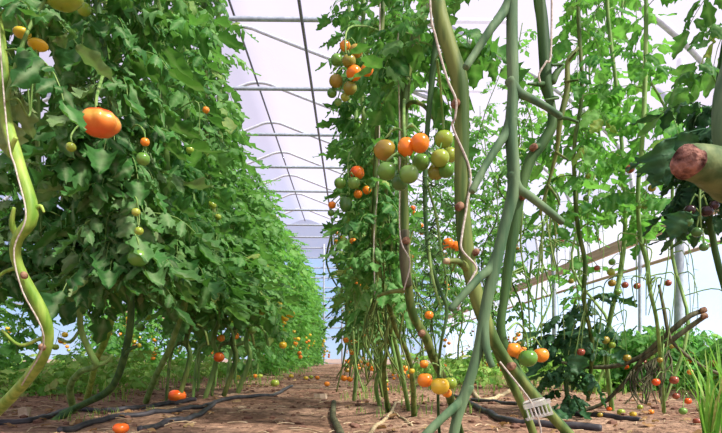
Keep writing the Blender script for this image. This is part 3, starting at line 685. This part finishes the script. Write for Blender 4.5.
# --- right: dark green hanging stem with calyx stars
root, P = near('tomato_plant', 'tomato plant with slim dark green stem of empty star-shaped calyxes left of the twine-wound stem',
     [(452, -200, 1.15, 5), (440, 0, 1.12, 6), (434, 60, 1.1, 7), (428, 120, 1.1, 5), (425, 175, 1.1, 5), (426, 225, 1.1, 4.5), (430, 260, 1.1, 4), (440, 290, 1.1, 4), (447, 312, 1.1, 3.5), (440, 350, 1.12, 3), (438, 400, 1.3, 3), (440, 445, 1.4, 3)], 'stem_dark', seed=49)
rgx = np.random.RandomState(3)
for s in range(34):
    mb = MB()
    x0, y0 = (424 + rgx.uniform(-3, 4), rgx.uniform(150, 300)) if s % 2 else (435 + rgx.uniform(-10, 14), rgx.uniform(180, 310))
    p = at(x0, y0, 1.1 + rgx.uniform(-.02, .06)); e = p + [rgx.uniform(-.025, .025), rgx.uniform(-.02, .02), rgx.uniform(-.02, .012)]
    mb.tube([p, (p + e) / 2 + [0, 0, .006], e], [.0016, .0014, .0012], 5, n=5)
    for q in range(5):
        a = q * 1.256 + rgx.rand(); d = np.array([math.cos(a), .4 * math.sin(a), .6 * math.sin(a) - .3]) * rgx.uniform(.008, .016)
        mb.tube([e, e + d], [.0012, .0005], 4, n=2)
    mb.build('empty_calyx', M['stem_dark'], root)
mb = MB(); stem_px(mb, [(426, 180, 1.1, 3), (436, 215, 1.11, 3), (441, 250, 1.12, 3), (447, 285, 1.12, 2.5), (444, 305, 1.12, 2)], 6); stem_px(mb, [(428, 240, 1.1, 3), (432, 275, 1.09, 3), (441, 308, 1.09, 2.5)], 6)
mb.build('spent_fruit_stalk', M['stem_mid'], root)
foliage(root, P, .0, .22, 12, .14, LG, rg, droop=1.4)
# leaves behind, right of thick stem
# --- right: slim stems at x~375
specs = [([(385, -300, 1.75, 5), (384, -40, 1.72, 5), (380, 60, 1.7, 5), (377, 130, 1.7, 5), (375, 190, 1.7, 5.5), (374, 240, 1.7, 5.5), (380, 275, 1.7, 5.5), (388, 300, 1.72, 5), (396, 330, 1.8, 5), (408, 355, 1.9, 5), (413, 385, 2.0, 5.5), (414, 418, 2.1, 6)],
          'tomato plant with a pale slim stem and a high bunch of orange and olive fruit', 'stem_olive',
          [(345, 46, 1.507, 11, OR), (356, 51, 1.488, 14, OL), (349, 61, 1.460, 14, OL), (337, 60, 1.507, 13, GR), (354, 73, 1.469, 16, OR), (367, 70, 1.507, 13, OR), (350, 88, 1.488, 14, OL), (336, 81, 1.488, 14, OL), (332, 93, 1.507, 10, GR), (345, 97, 1.507, 9, LM), (338, 102, 1.516, 8, GR)], (378, 30, 1.7), 34, LG),
         ([(366, -260, 2.0, 4), (364, -20, 1.95, 4), (362, 80, 1.95, 4.5), (366, 150, 1.95, 4.5), (372, 215, 1.95, 4.5), (371, 260, 1.95, 4.5), (384, 310, 1.98, 4.5), (396, 345, 2.05, 4.5), (404, 385, 2.15, 4.5), (409, 412, 2.25, 4.5)],
          'tomato plant with mixed red, green and orange bunch below the high olive bunch', 'stem_mid',
          [(357, 173, 1.702, 15, RD), (354, 183, 1.656, 13, GR), (340, 183, 1.684, 12, GR), (346, 204, 1.684, 13, 't_dkgreen', 0, 1.25), (358, 194, 1.702, 9, OR), (367, 190, 1.702, 9, OR), (332, 205, 1.702, 8, OR), (331, 213, 1.702, 7, GR)], (364, 140, 1.95), 46, LG),
         ([(392, -260, 1.9, 4), (394, 0, 1.85, 4), (392, 100, 1.85, 4), (386, 180, 1.85, 4), (390, 240, 1.85, 4), (396, 290, 1.9, 4), (391, 330, 1.95, 4), (384, 370, 2.1, 4.5), (388, 412, 2.25, 5)],
          'tomato plant with slim olive stem and two orange fruit beside the high olive bunch', 'stem_olive',
          [(379, 100, 1.75, 9, OR), (388, 96, 1.75, 9, OR), (375, 112, 1.8, 6, OL)], (392, 80, 1.85), 26, LG),
         ([(362, -200, 2.4, 4), (356, 60, 2.35, 4), (358, 200, 2.3, 4), (366, 290, 2.3, 4), (376, 330, 2.3, 4), (382, 360, 2.35, 4), (376, 385, 2.4, 4), (380, 408, 2.45, 4)],
          'tomato plant with small orange fruit clustered halfway up beside the path', 'stem_mid',
          [(351, 265, 2.15, 8, OR), (357, 269, 2.15, 7, OR), (363, 272, 2.1, 10, OR), (368, 273, 2.15, 7, OR), (358, 284, 2.15, 7, OR), (374, 298, 2.2, 8, OR), (353, 241, 2.2, 7, OR)], (360, 240, 2.3), 46, LG),
         ([(350, -200, 2.75, 4), (349, 100, 2.7, 4), (351, 250, 2.7, 4), (347, 330, 2.7, 4), (356, 370, 2.75, 4), (354, 400, 2.8, 4)],
          'tomato plant right beside the path edge with tiny orange fruit near the ground', 'stem_mid',
          [(346, 340, 2.5, 6, OR), (354, 342, 2.5, 7, OR), (364, 337, 2.5, 7, OR), (344, 378, 2.6, 7, OR), (350, 379, 2.6, 6, OR), (352, 352, 2.5, 6, OR)], (350, 300, 2.7), 44, LG)]
for kk, (rows, lab, sm, fr, st, nl, LM_) in enumerate(specs):
    root, P = near('tomato_plant', lab, rows, sm, seed=60 + kk, sides=8)
    foliage(root, P, .0, .62 if kk != 2 else .5, int(nl * 1.6), .12, LM_, rg, hi=kk < 3, droop=1.5)
    truss(root, at(*st), fr, rad=.0025)
    rgx = np.random.RandomState(kk)
    for s in range(26):                                        # spent stalks and withered shoots round the lower stem
        x0 = rows[len(rows) // 2][0] + rgx.uniform(-18, 26); y0 = rgx.uniform(215, 330); dD = rows[0][2] * .98 + rgx.uniform(-.1, .25); L = rgx.uniform(25, 75)
        a = [(x0, y0, dD, 2.2), (x0 + rgx.uniform(-7, 9), y0 + L * .5, dD, 1.9), (x0 + rgx.uniform(-14, 16), min(y0 + L, 392), dD, 1.3)]
        mb = MB(); stem_px(mb, a, 4, 0, 0)
        for q in range(2): stem_px(mb, [(x0, y0 + L * .3 * q, dD, 1.5), (x0 + rgx.uniform(-9, 9), y0 + L * .3 * q + rgx.uniform(-4, 8), dD - .02, 1)], 3, 0, 0)
        mb.build('spent_fruit_stalk', M['stem_mid' if kk % 2 else 'stem_olive'], root)

# --- right edge: thick pruned stem very close, plant behind has shade put into its leaf and fruit colours
root = thing('tomato_vine', 'very thick pale green vine stem at the right edge, ending in a brown pruned stub', 'plant', at(760, 720, .34) * [1, 1, 0])
mb = MB(); stem_px(mb, [(766, -60, .36, 26), (752, 20, .35, 28), (737, 80, .34, 36), (735, 130, .33, 40), (752, 170, .33, 42), (790, 260, .33, 40), (800, 420, .34, 38), (770, 740, .34, 36)], 18, 0, .04, 2)
mb.build('stem', M['stem_grey'], root)
mb = MB(); stem_px(mb, [(738, 178, .33, 52), (722, 172, .325, 46), (708, 166, .32, 40), (694, 162, .315, 36), (687, 161, .313, 33)], 18, 0, .04, 2, n=24)
mb.build('pruned_stub', M['stem_moss'], root)
mb = MB(); c = at(686, 161, .3115); nn = unit(at(686, 161, .3115) - at(708, 166, .32)); mb.tube([c - nn * .003, c + nn * .0012], [.0094, .0082], 18, wob=.12, n=5); mb.build('pruning_scar', M['scar_pink'], root)

root, P = near('tomato_plant', 'shaded tomato plant with leaves and fruit coloured dark, behind the pruned stub at the right',
     [(745, -260, 1.15, 6), (735, -40, 1.12, 6), (722, 60, 1.1, 6), (712, 130, 1.1, 6), (708, 190, 1.1, 6), (715, 250, 1.1, 6), (735, 330, 1.1, 6), (745, 420, 1.1, 6), (748, 470, 1.1, 6)], 'stem_dark', seed=71)
foliage(root, P, .1, .3, 8, .12, LG, rg, droop=1.3)
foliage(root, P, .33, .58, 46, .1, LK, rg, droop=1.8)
V, f, ve = T_HI[2]
for px, py, D, sz, ang in ((664, 140, 1.0, .08, -1.3), (690, 132, 1.02, .07, -1.8), (668, 155, 1.01, .06, -1.9), (686, 212, .98, .05, -2.0)):
    leafm = MB(); x = np.array([math.cos(ang), .2, math.sin(ang)]); x = unit(x); y = unit(np.cross([0, -1., .3], x)); z = np.cross(x, y)
    leafm.tube([at(px, py, D), at(px + 14, py - 3, D + .03), at(712, 130, 1.1)], [.0015, .002, .0025], 5)
    leafm.add(at(px, py, D) + sz * (V[:, :1] * x + V[:, 1:2] * y * 1.3 + V[:, 2:] * z), f, 0, .6, ve)
    leafm.build('low_leaf', LK, root)
truss(root, at(711, 150, 1.1), [(690, 210, 1.0, 11, 't_shaded'), (707, 211, 1.0, 12, 't_shaded'), (688, 222, .99, 10, 't_dkgreen'), (697, 232, 1.0, 11, 't_dkgreen'), (714, 205, 1.0, 10, 't_shaded'), (704, 57 + 190, 1.0, 9, 't_dkgreen')], rad=.002)

# --- right: bent dark woody stems lying over the soil
D0 = 2.1
root = thing('tomato_vine', 'old dark woody vine bent across the soil, two cut ends pointing up', 'plant', ground_point(560, 2.2))
for rows in ([(703, 311, 2.0, 5.3), (690, 316, 2.0, 5.3), (672, 330, 2.02, 5.3), (655, 345, 2.05, 5.3), (640, 357, 2.08, 4.9), (615, 366, 2.12, 4.6), (585, 367, 2.18, 3.8), (560, 362, 2.2, 3.0)],
             [(704, 317, 1.96, 5.3), (690, 327, 1.98, 5.3), (672, 340, 2.0, 5.3), (655, 351, 2.05, 4.6), (640, 362, 2.08, 4.6), (622, 385, 2.15, 3.8), (600, 405, 2.2, 3.8), (570, 413, 2.22, 3.8)],
             [(659, 285, 2.0, 2.7), (664, 310, 2.0, 3.4), (670, 338, 2.0, 3.8), (686, 355, 2.0, 3.4), (704, 367, 2.0, 3.0), (722, 375, 2.0, 3.0)]):
    mb = MB(); stem_px(mb, rows, 9, 0, .12, int(rows[0][1])); mb.build('stem', M['stem_brown'], root)
scar(root, 704, 310, 1.99, 6, 'scar', (1, -.3, .4)); scar(root, 705, 316, 1.95, 6, 'scar', (1, -.3, .4))
rgx = np.random.RandomState(5)
for s in range(26):
    mb = MB()
    x0 = rgx.uniform(630, 670); y0 = 372 - (x0 - 630) * .55; L = rgx.uniform(20, 55)
    stem_px(mb, [(x0, y0, 2.08, 2), (x0 + rgx.uniform(-8, 6), y0 + L * .5, 2.05, 1.8), (x0 + rgx.uniform(-14, 8), min(y0 + L, 404), 2.05, 1.2)], 4, 0, 0)
    mb.build('withered_shoot', M['stem_brown'], root)
truss(root, at(664, 345, 2.0), [(674, 380, 1.95, 9, MR), (656, 382, 1.95, 8, RD), (660, 360, 2.0, 6, OL)])
truss(root, at(690, 358, 2.0), [(676, 396, 1.97, 7, MR), (688, 401, 1.97, 7, RD), (683, 411, 1.95, 8, GR), (690, 372, 2.1, 6, OR)])

# --- right: dark leafy clump at the soil, left of the woody vine
root, P = near('tomato_plant', 'short tomato plant with dark drooping leaves on the soil, left of the bent woody vine',
     [(590, 300, 2.15, 4), (582, 330, 2.15, 4), (572, 360, 2.15, 4.5), (566, 385, 2.15, 4.5), (572, 415, 2.15, 5)], 'stem_dark', seed=81, sides=8)
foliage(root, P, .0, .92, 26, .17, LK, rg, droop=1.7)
# two hanging mid-right vines with fruit near the wall
for kk, (rows, lab, fr, st, n_) in enumerate((
    ([(642, -220, 1.9, 4), (646, -20, 1.9, 4), (645, 80, 1.9, 4.5), (642, 145, 1.9, 4.5), (638, 190, 1.9, 4.5), (640, 235, 1.9, 4.5), (647, 262, 1.9, 5), (650, 290, 1.9, 4), (658, 330, 1.95, 4), (664, 412, 2.2, 4)],
     'slender tomato vine with a forked bare stem hanging in front of the wooden wall batten',
     [(630, 169, 1.85, 9, MR), (652, 188, 1.85, 8, OL), (655, 199, 1.85, 6, GR), (645, 206, 1.85, 7, GR), (652, 207, 1.85, 6, GR), (639, 206, 1.85, 6, GR)], (642, 150, 1.9), 16),
    ([(612, -220, 2.2, 4), (606, -20, 2.2, 4), (618, 100, 2.2, 4), (624, 180, 2.2, 4), (625, 230, 2.2, 4.5), (620, 275, 2.2, 5), (612, 310, 2.2, 5), (606, 350, 2.25, 4.5), (612, 410, 2.35, 5)],
     'tomato vine with strings of small red and green fruit, left of the forked bare vine',
     [(612, 262, 2.1, 7, GR), (611, 272, 2.1, 8, LM), (612, 283, 2.1, 8, OL), (625, 285, 2.1, 7, MR), (637, 286, 2.1, 7, MR), (618, 292, 2.1, 7, GR), (605, 340, 2.1, 9, OL), (612, 345, 2.1, 7, LM), (627, 358, 2.1, 8, OL), (668, 283, 2.1, 7, MR)], (622, 250, 2.2), 22),
    ([(575, -220, 2.0, 4), (578, 0, 2.0, 4), (582, 90, 2.0, 4), (574, 150, 2.0, 4), (577, 220, 2.0, 4.5), (585, 262, 2.0, 4.5), (584, 300, 2.0, 4.5), (592, 345, 2.05, 4), (588, 400, 2.3, 4)],
     'tomato vine with a long pale stem right of the stub-studded dark stem',
     [(590, 155, 1.95, 6, GR), (592, 165, 1.95, 6, GR), (588, 176, 1.95, 6, LM), (593, 188, 1.95, 6, GR), (586, 198, 1.95, 6, GR), (571, 281, 1.95, 6, OL), (597, 268, 1.95, 6, MR), (581, 352, 1.95, 8, MR)], (580, 120, 2.0), 22))):
    root, P = near('tomato_plant', lab, rows, 'stem_mid' if kk < 2 else 'stem_olive', seed=90 + kk, sides=8)
    foliage(root, P, .0, .52, int(n_ * 1.25), .17, LB, rg, hi=True, droop=1.5, size=.34)
    truss(root, at(*st), fr, rad=.0018)
    rgx = np.random.RandomState(kk + 8)
    C = cr(P, 60)
    for s in range(14):
        p = C[rgx.randint(30, 58)]; e = p + np.array([rgx.uniform(-.09, .09), rgx.uniform(-.05, .05), rgx.uniform(-.03, .03)]); g_ = e + [rgx.uniform(-.03, .03), 0, -rgx.uniform(.05, .2)]
        if g_[2] > .02:
            mb = MB(); mb.tube([p, (p + e) / 2 + [0, 0, .01], e, g_], [.003, .0026, .0022, .0014], 5, n=12); mb.build('spent_fruit_stalk', M['stem_mid'], root)

# ------------------------------------------------------------------ twine
def twine(label, rows, w=1.8):
    pts = [at(x, y, D) for x, y, D in rows]; mb = MB(); mb.tube(pts, w / 2 / F * rows[0][2], 6, n=len(pts) * 5)
    tag(mb.build('support_twine', M['twine'], origin=pts[0]), label, 'twine', None)
twine('white twine winding down the thick olive stem', [(428, -150, .9), (430, 0, .885), (436, 38, .885), (447, 78, .88), (456, 100, .875), (455, 118, .88), (453, 128, .885), (470, 170, .89), (467, 205, .885), (462, 235, .88), (462, 250, .878), (476, 266, .88), (473, 276, .88), (462, 296, .88), (458, 310, .89)], 2.4)
twine('pale twine along the lime green stem at the left edge', [(-10, -100, .95), (6, 120, .94), (16, 170, .935), (26, 216, .93), (14, 250, .94), (22, 290, .95), (44, 340, .98), (22, 385, 1.06)], 1.6)
twine('pale twine looped round the leaf node of the stub-studded dark stem', [(552, -60, .98), (551, 50, .98), (546, 62, .975), (539, 74, .975), (540, 82, .975)], 2.2)
twine('thin twine down the patched yellowish stem', [(398, 30, 1.16), (400, 160, 1.165), (400, 235, 1.165), (410, 262, 1.16), (404, 290, 1.17)], 1.5)
twine('thin pale twine beside the pale slim stem', [(380, -60, 1.66), (379, 160, 1.66), (374, 235, 1.66), (375, 300, 1.66)], 1.4)
twine('loose white twine trailing down the thick olive stem into the plastic clip', [(500, 362, .87), (508, 372, .87), (524, 392, .87), (532, 404, .87), (540, 425, .87), (541, 440, .88)], 2)

# plastic clip on the stem
mb = MB()
root = thing('plastic_clip', 'clear white plastic plant clip at the foot of the thick olive stem', 'clip', at(536, 405, .87))
c0 = np.array(at(537, 404, .87)); a = -.25; rot = np.array([[math.cos(a), 0, -math.sin(a)], [0, 1, 0], [math.sin(a), 0, math.cos(a)]]).T
for s in range(7): mb.tube([c0 + rot @ np.array([-.018 + s * .006, 0, -.004]), c0 + rot @ np.array([-.018 + s * .006, -.004, -.018])], .0014, 6, n=2)
mb.box(c0 + rot @ np.array([0, 0, .0]), .042, .006, .007, rot=rot); mb.box(c0 + rot @ np.array([0, .004, -.02]), .042, .008, .004, rot=rot)
mb.build('comb', M['clip'], root, smooth=False)
mb = MB(); th = np.linspace(0, 2 * PI, 17); mb.tube([c0 + rot @ np.array([.0 + .016 * math.cos(t), .012 * math.sin(t) + .012, .004]) for t in th], .0018, 6); mb.build('ring', M['clip'], root)

# ------------------------------------------------------------------ on the ground
def lying(label, rows, wpx, m='hose', name='drip_hose', cat='hose'):
    pts = []
    for x, y in rows:
        D = F * H / (y - VY); p = at(x, y, D); pts.append([p[0], p[1], gz(p[0], p[1])])
    D = F * H / (rows[0][1] - VY); r = wpx / 2 / F * D
    P = cr(pts, len(pts) * 8); P[:, 2] = [gz(p[0], p[1]) + r * .75 for p in P]
    mb = MB(); mb.tube(P, r, 8, n=len(P)); o = mb.build(name, m if not isinstance(m, str) else M[m], origin=P[0]); tag(o, label, cat); return o
lying('black drip hose across the soil at the lower left corner', [(-60, 426), (0, 424), (40, 420), (75, 409), (120, 410), (160, 405), (195, 402)], 7)
lying('grey-black drip hose curving from the bottom edge up to the yellow-green fallen tomato', [(60, 432), (110, 420), (150, 416), (190, 411), (225, 402), (262, 397), (278, 394), (292, 386)], 7)
lying('short black hose end curling along the soil below the fallen orange tomato', [(140, 431), (165, 424), (185, 421), (205, 412), (215, 404)], 7)
lying('dark hose on the soil under the thick olive stem', [(450, 401), (470, 405), (490, 414), (510, 421), (540, 424), (600, 428)], 5)
lying('thin dark hose on the soil running right past the thick stems', [(440, 393), (475, 400), (510, 404), (560, 412), (640, 420)], 3)
lying('grey weathered root lying on the path edge at the bottom', [(334, 405), (333, 415), (336, 425), (343, 440)], 5, 'stem_brown', 'root', 'root')
lying('pale dry stalk lying forked on the soil below the slim right stems', [(412, 352 + 42), (398, 402), (392, 412), (380, 422), (368, 436)], 2.2, 'stem_dry', 'dry_stalk', 'stalk')
lying('pale dry stalk lying beside the forked one on the soil', [(392, 412), (402, 417), (412, 426)], 2, 'stem_dry', 'dry_stalk', 'stalk')
lying('dry bent stalk on the soil behind the bare grey-green stalk', [(470, 385), (478, 398), (500, 397), (514, 388)], 3, 'stem_dry', 'dry_stalk', 'stalk')

def fallen(label, px, py, dpx, m, lobes=0, flat=.85, calyx=True, group=None):
    D = F * H / (py + dpx * .42 - VY); D = min(D, 6); d = dpx / F * D; p = at(px, py, D); z = gz(p[0], p[1])
    root = thing('fallen_tomato', label, 'tomato', (p[0], p[1], z), group)
    mb = MB(); mb.ball((p[0], p[1], z + d / 2 * flat * .96), d / 2, d / 2, d / 2 * flat, 20, 13, 0, lobes, .04, .14); mb.build('flesh', M[m], root)
    if calyx:
        k = MB(); top = np.array([p[0], p[1], z + d * flat * .9])
        for q in range(5):
            a = q * 1.256; e = np.array([math.cos(a), math.sin(a), -.1]); k.tube([top, top + e * d * .2], [d * .03, d * .012], 4, n=3)
        k.build('calyx', M['calyx'], root)
fallen('bright orange-red tomato lying on the soil beside the hoses at lower left', 177, 394, 18, 't_red', 6, .75)
fallen('orange tomato on the soil cut off by the bottom edge, lower left', 121, 430, 16, 't_red', 5, .7)
fallen('yellow-green tomato lying at the left edge of the path', 275, 382.5, 9, 't_lime', 0, .9)
fallen('small orange tomato on the path near the right row', 327, 383, 6, 't_orange', calyx=False)
for k, (x, y, d, m, lab) in enumerate(((609, 407, 6, 't_red', 'reddish small tomato'), (621, 408, 8, 't_lime', 'yellow-green tomato'), (633, 411, 7, 't_yellow', 'yellow tomato'), (640, 406, 6, 't_lime', 'lime green small tomato'), (600, 414, 6, 't_olive', 'olive small tomato'), (651, 409, 6, 't_orange', 'orange small tomato'), (697, 420, 8, 't_maroon', 'dark red tomato'))):
    fallen(lab + ' fallen on the soil under the bent woody vine', x, y, d, m, calyx=False)
for k in range(9):
    fallen('small yellow tomato dropped among the weeds left of the path', R.uniform(235, 325), R.uniform(374, 378), R.uniform(4.5, 6.5), R.choice(['t_yellow', 't_orange', 't_lime']), calyx=False, group='small tomatoes dropped at the left row')

def chip(label, px, py, w, h, seed):
    D = F * H / (py + h / 2 - VY); p = at(px, py, D); sx, sz = w / F * D, max(h / F * D, .008)
    mb = MB(); rgc = np.random.RandomState(seed)
    V = np.array([[x, y, z] for x in (-.5, 0, .5) for y in (-.5, .5) for z in (-.5, .5)]) + rgc.uniform(-.12, .12, (12, 3))
    V = V * [sx, sx * .8, sz] + [p[0], p[1], gz(p[0], p[1]) + sz * .5]
    f = []
    ix = lambda a, b, c: a * 4 + b * 2 + c
    for a in (0, 1):
        for b in (0, 1): f.append([ix(a, b, 0), ix(a + 1, b, 0), ix(a + 1, b, 1), ix(a, b, 1)] if b == 0 else [ix(a, b, 0), ix(a, b, 1), ix(a + 1, b, 1), ix(a + 1, b, 0)])
        for c in (0, 1): f.append([ix(a, 0, c), ix(a, 1, c), ix(a + 1, 1, c), ix(a + 1, 0, c)])
    f += [[0, 1, 3, 2], [8, 10, 11, 9]]
    mb.add(V, f); tag(mb.build('wood_chip', M['chip'], smooth=False, origin=(p[0], p[1], gz(p[0], p[1]))), label, 'chip')
chip('pale square chip on the soil below the lime green stem', 25, 412, 9, 9, 1)
chip('flat pale chip on the soil between the S-bent vine and the bare leaning stem', 95, 380, 12, 5, 2)
chip('flat pale chip in the middle of the path', 320, 395, 12, 5, 3)

# litter, clods, weeds: nobody could count these
mb = MB(); rgx = np.random.RandomState(9)
for s in range(2600):
    y = .9 + 6 * rgx.rand() ** 1.6; x = rgx.uniform(-2.4, 2.6)
    r = .004 + .014 * rgx.rand() ** 3
    mb.ball((x, y, gz(x, y) + r * .2), r * rgx.uniform(.8, 1.5), r * rgx.uniform(.8, 1.5), r * .7, 6, 4, 0, noise_amp=.25, seed=s, dimple=0)
o = mb.build('soil_clods', M['clod'], smooth=False); tag(o, 'brown crumbly clods strewn over the soil', 'soil', kind='stuff')
mb = MB()
for s in range(1500):
    y = .9 + 6 * rgx.rand() ** 1.5; x = rgx.uniform(-2.4, 2.6); a = rgx.uniform(0, 6.3); L = rgx.uniform(.015, .06) if rgx.rand() < .8 else rgx.uniform(.06, .14)
    e = np.array([math.cos(a), math.sin(a)]) * L; x2, y2 = x + e[0], y + e[1]
    mb.tube([(x, y, gz(x, y) + .003), ((x + x2) / 2, (y + y2) / 2, gz((x + x2) / 2, (y + y2) / 2) + .008), (x2, y2, gz(x2, y2) + .003)], rgx.uniform(.0008, .0022), 4, n=4, cap=False)
o = mb.build('straw_litter', M['straw']); tag(o, 'pale straw and stalk litter scattered on the soil', 'straw', kind='stuff')
mb = MB()
for s in range(700):
    y = 1.2 + 6 * rgx.rand() ** 1.4; x = rgx.choice([rgx.uniform(-2.2, -.5), rgx.uniform(0, 2.4)]); V, f, ve = T_LO[s % 3]; a = rgx.uniform(0, 6.3)
    xx = np.array([math.cos(a), math.sin(a), rgx.uniform(-.1, .3)]); yy = unit(np.cross([rgx.uniform(-.5, .5), rgx.uniform(-.5, .5), 1], xx)); zz = np.cross(xx, yy)
    mb.add(np.array([x, y, gz(x, y) + .012]) + rgx.uniform(.02, .05) * (V[:, :1] * xx + V[:, 1:2] * yy + V[:, 2:] * zz), f, 0, rgx.rand(), ve)
o = mb.build('dry_leaves', [M['leaf_dry']]); tag(o, 'withered brown leaves lying on the soil under the plants', 'leaves', kind='stuff')
mb = MB()
def tuft(x, y, n, h, spread=.04):
    for q in range(n):
        a = rgx.uniform(0, 6.3); L = h * rgx.uniform(.5, 1.1); b = np.array([x + rgx.uniform(-spread, spread), y + rgx.uniform(-spread, spread), gz(x, y) - .005]); e = np.array([math.cos(a), math.sin(a), 0])
        w = np.array([-e[1], e[0], 0]) * .003 * (h / .15) ** .5; P = [b, b + e * L * .12 + [0, 0, L * .6], b + e * L * .4 + [0, 0, L]]
        V = np.vstack([[P[0] - w, P[1] - w * .8, P[2] - w * .1], [P[0] + w, P[1] + w * .8, P[2] + w * .1]])
        mb.add(V, [[0, 1, 4, 3], [1, 2, 5, 4]], 0, rgx.rand(), 0)
for s in range(500):
    if s % 2: x, y = rgx.uniform(-3.5, -1.15), rgx.uniform(2.7, 7.5)
    else: x, y = rgx.uniform(.5, 2.9), rgx.uniform(3, 8)
    tuft(x, y, 7, rgx.uniform(.05, .16), .06)
for s in range(90): tuft(rgx.uniform(-1.25, -.6), rgx.uniform(3.8, 9), 6, rgx.uniform(.04, .12), .05)
for s in range(45): tuft(rgx.uniform(-.02, .7), rgx.uniform(2.0, 4.2), 5, rgx.uniform(.03, .09), .05)
for s in range(8): tuft(rgx.uniform(-1.05, -.75), rgx.uniform(1.9, 2.3), 6, .04, .03)
for s in range(300):
    if s % 3: x, y = rgx.uniform(-4.5, -1.25), rgx.uniform(2.9, 9)
    else: x, y = rgx.uniform(.6, 2.9), rgx.uniform(3.6, 9)
    for q in range(5): leaf(mb, (x, y, gz(x, y) + rgx.uniform(0, .1) + (.12 if s % 7 == 0 else 0)), q * 1.3 + rgx.rand(), rgx.uniform(.5, 1.3), rgx.uniform(.1, .2), rgx, False, 1.5, .4, mstalk=0, tone=rgx.uniform(.35, .95))
o = mb.build('weeds', [M['grass']]); tag(o, 'low green weeds growing between the rows', 'weeds', kind='stuff')
mb = MB(); xg, yg = (716 - VX) / F * 1.55, 1.55
for s in range(5): tuft(xg + rgx.uniform(-.03, .04), yg + rgx.uniform(-.03, .03), 9, rgx.uniform(.2, .32), .02)
o = mb.build('grass_tuft', [M['grass']], origin=(xg, yg, gz(xg, yg))); tag(o, 'tall green grass tuft at the lower right corner', 'grass')

# ------------------------------------------------------------------ light and camera
w = bpy.data.worlds.new('World'); scene.world = w; w.use_nodes = True; nt = w.node_tree; nt.nodes.clear()
out = nt.nodes.new('ShaderNodeOutputWorld'); bg = nt.nodes.new('ShaderNodeBackground'); tc = nt.nodes.new('ShaderNodeTexCoord'); sp = nt.nodes.new('ShaderNodeSeparateXYZ')
nt.links.new(tc.outputs['Generated'], sp.inputs[0])
r = ramp(nt, [(.0, (.6, .74, .95)), (.1, (.36, .6, .98)), (.22, (.46, .6, .9)), (.36, (.56, .55, .7)), (.8, (.5, .48, .6))], sp.outputs['Z'])
nt.links.new(r.outputs[0], bg.inputs[0]); bg.inputs[1].default_value = 1.0; nt.links.new(bg.outputs[0], out.inputs[0])
sun = bpy.data.lights.new('sun', 'SUN'); sun.energy = 10.5; sun.angle = math.radians(7); sun.color = (1, .95, .86)
so = bpy.data.objects.new('sun', sun); COL.objects.link(so); so.rotation_euler = Vector((-.75, .5, -1)).to_track_quat('-Z', 'Y').to_euler()

cam = bpy.data.cameras.new('camera'); co = bpy.data.objects.new('camera', cam); COL.objects.link(co)
co.location = (0, 0, H); co.rotation_euler = (PI / 2, 0, 0)
cam.sensor_fit = 'HORIZONTAL'; cam.sensor_width = 36; cam.lens = F / 722 * 36
cam.shift_x = (361 - VX) / 722; cam.shift_y = (VY - 216.5) / 722
cam.clip_start = .02; cam.clip_end = 200
scene.camera = co
scene.view_settings.view_transform = 'Standard'; scene.view_settings.look = 'None'; scene.view_settings.exposure = .36; scene.view_settings.gamma = 1
scene.cycles.max_bounces = 10; scene.cycles.transparent_max_bounces = 12; scene.cycles.transmission_bounces = 8; scene.cycles.diffuse_bounces = 5
scene.cycles.use_denoising = True
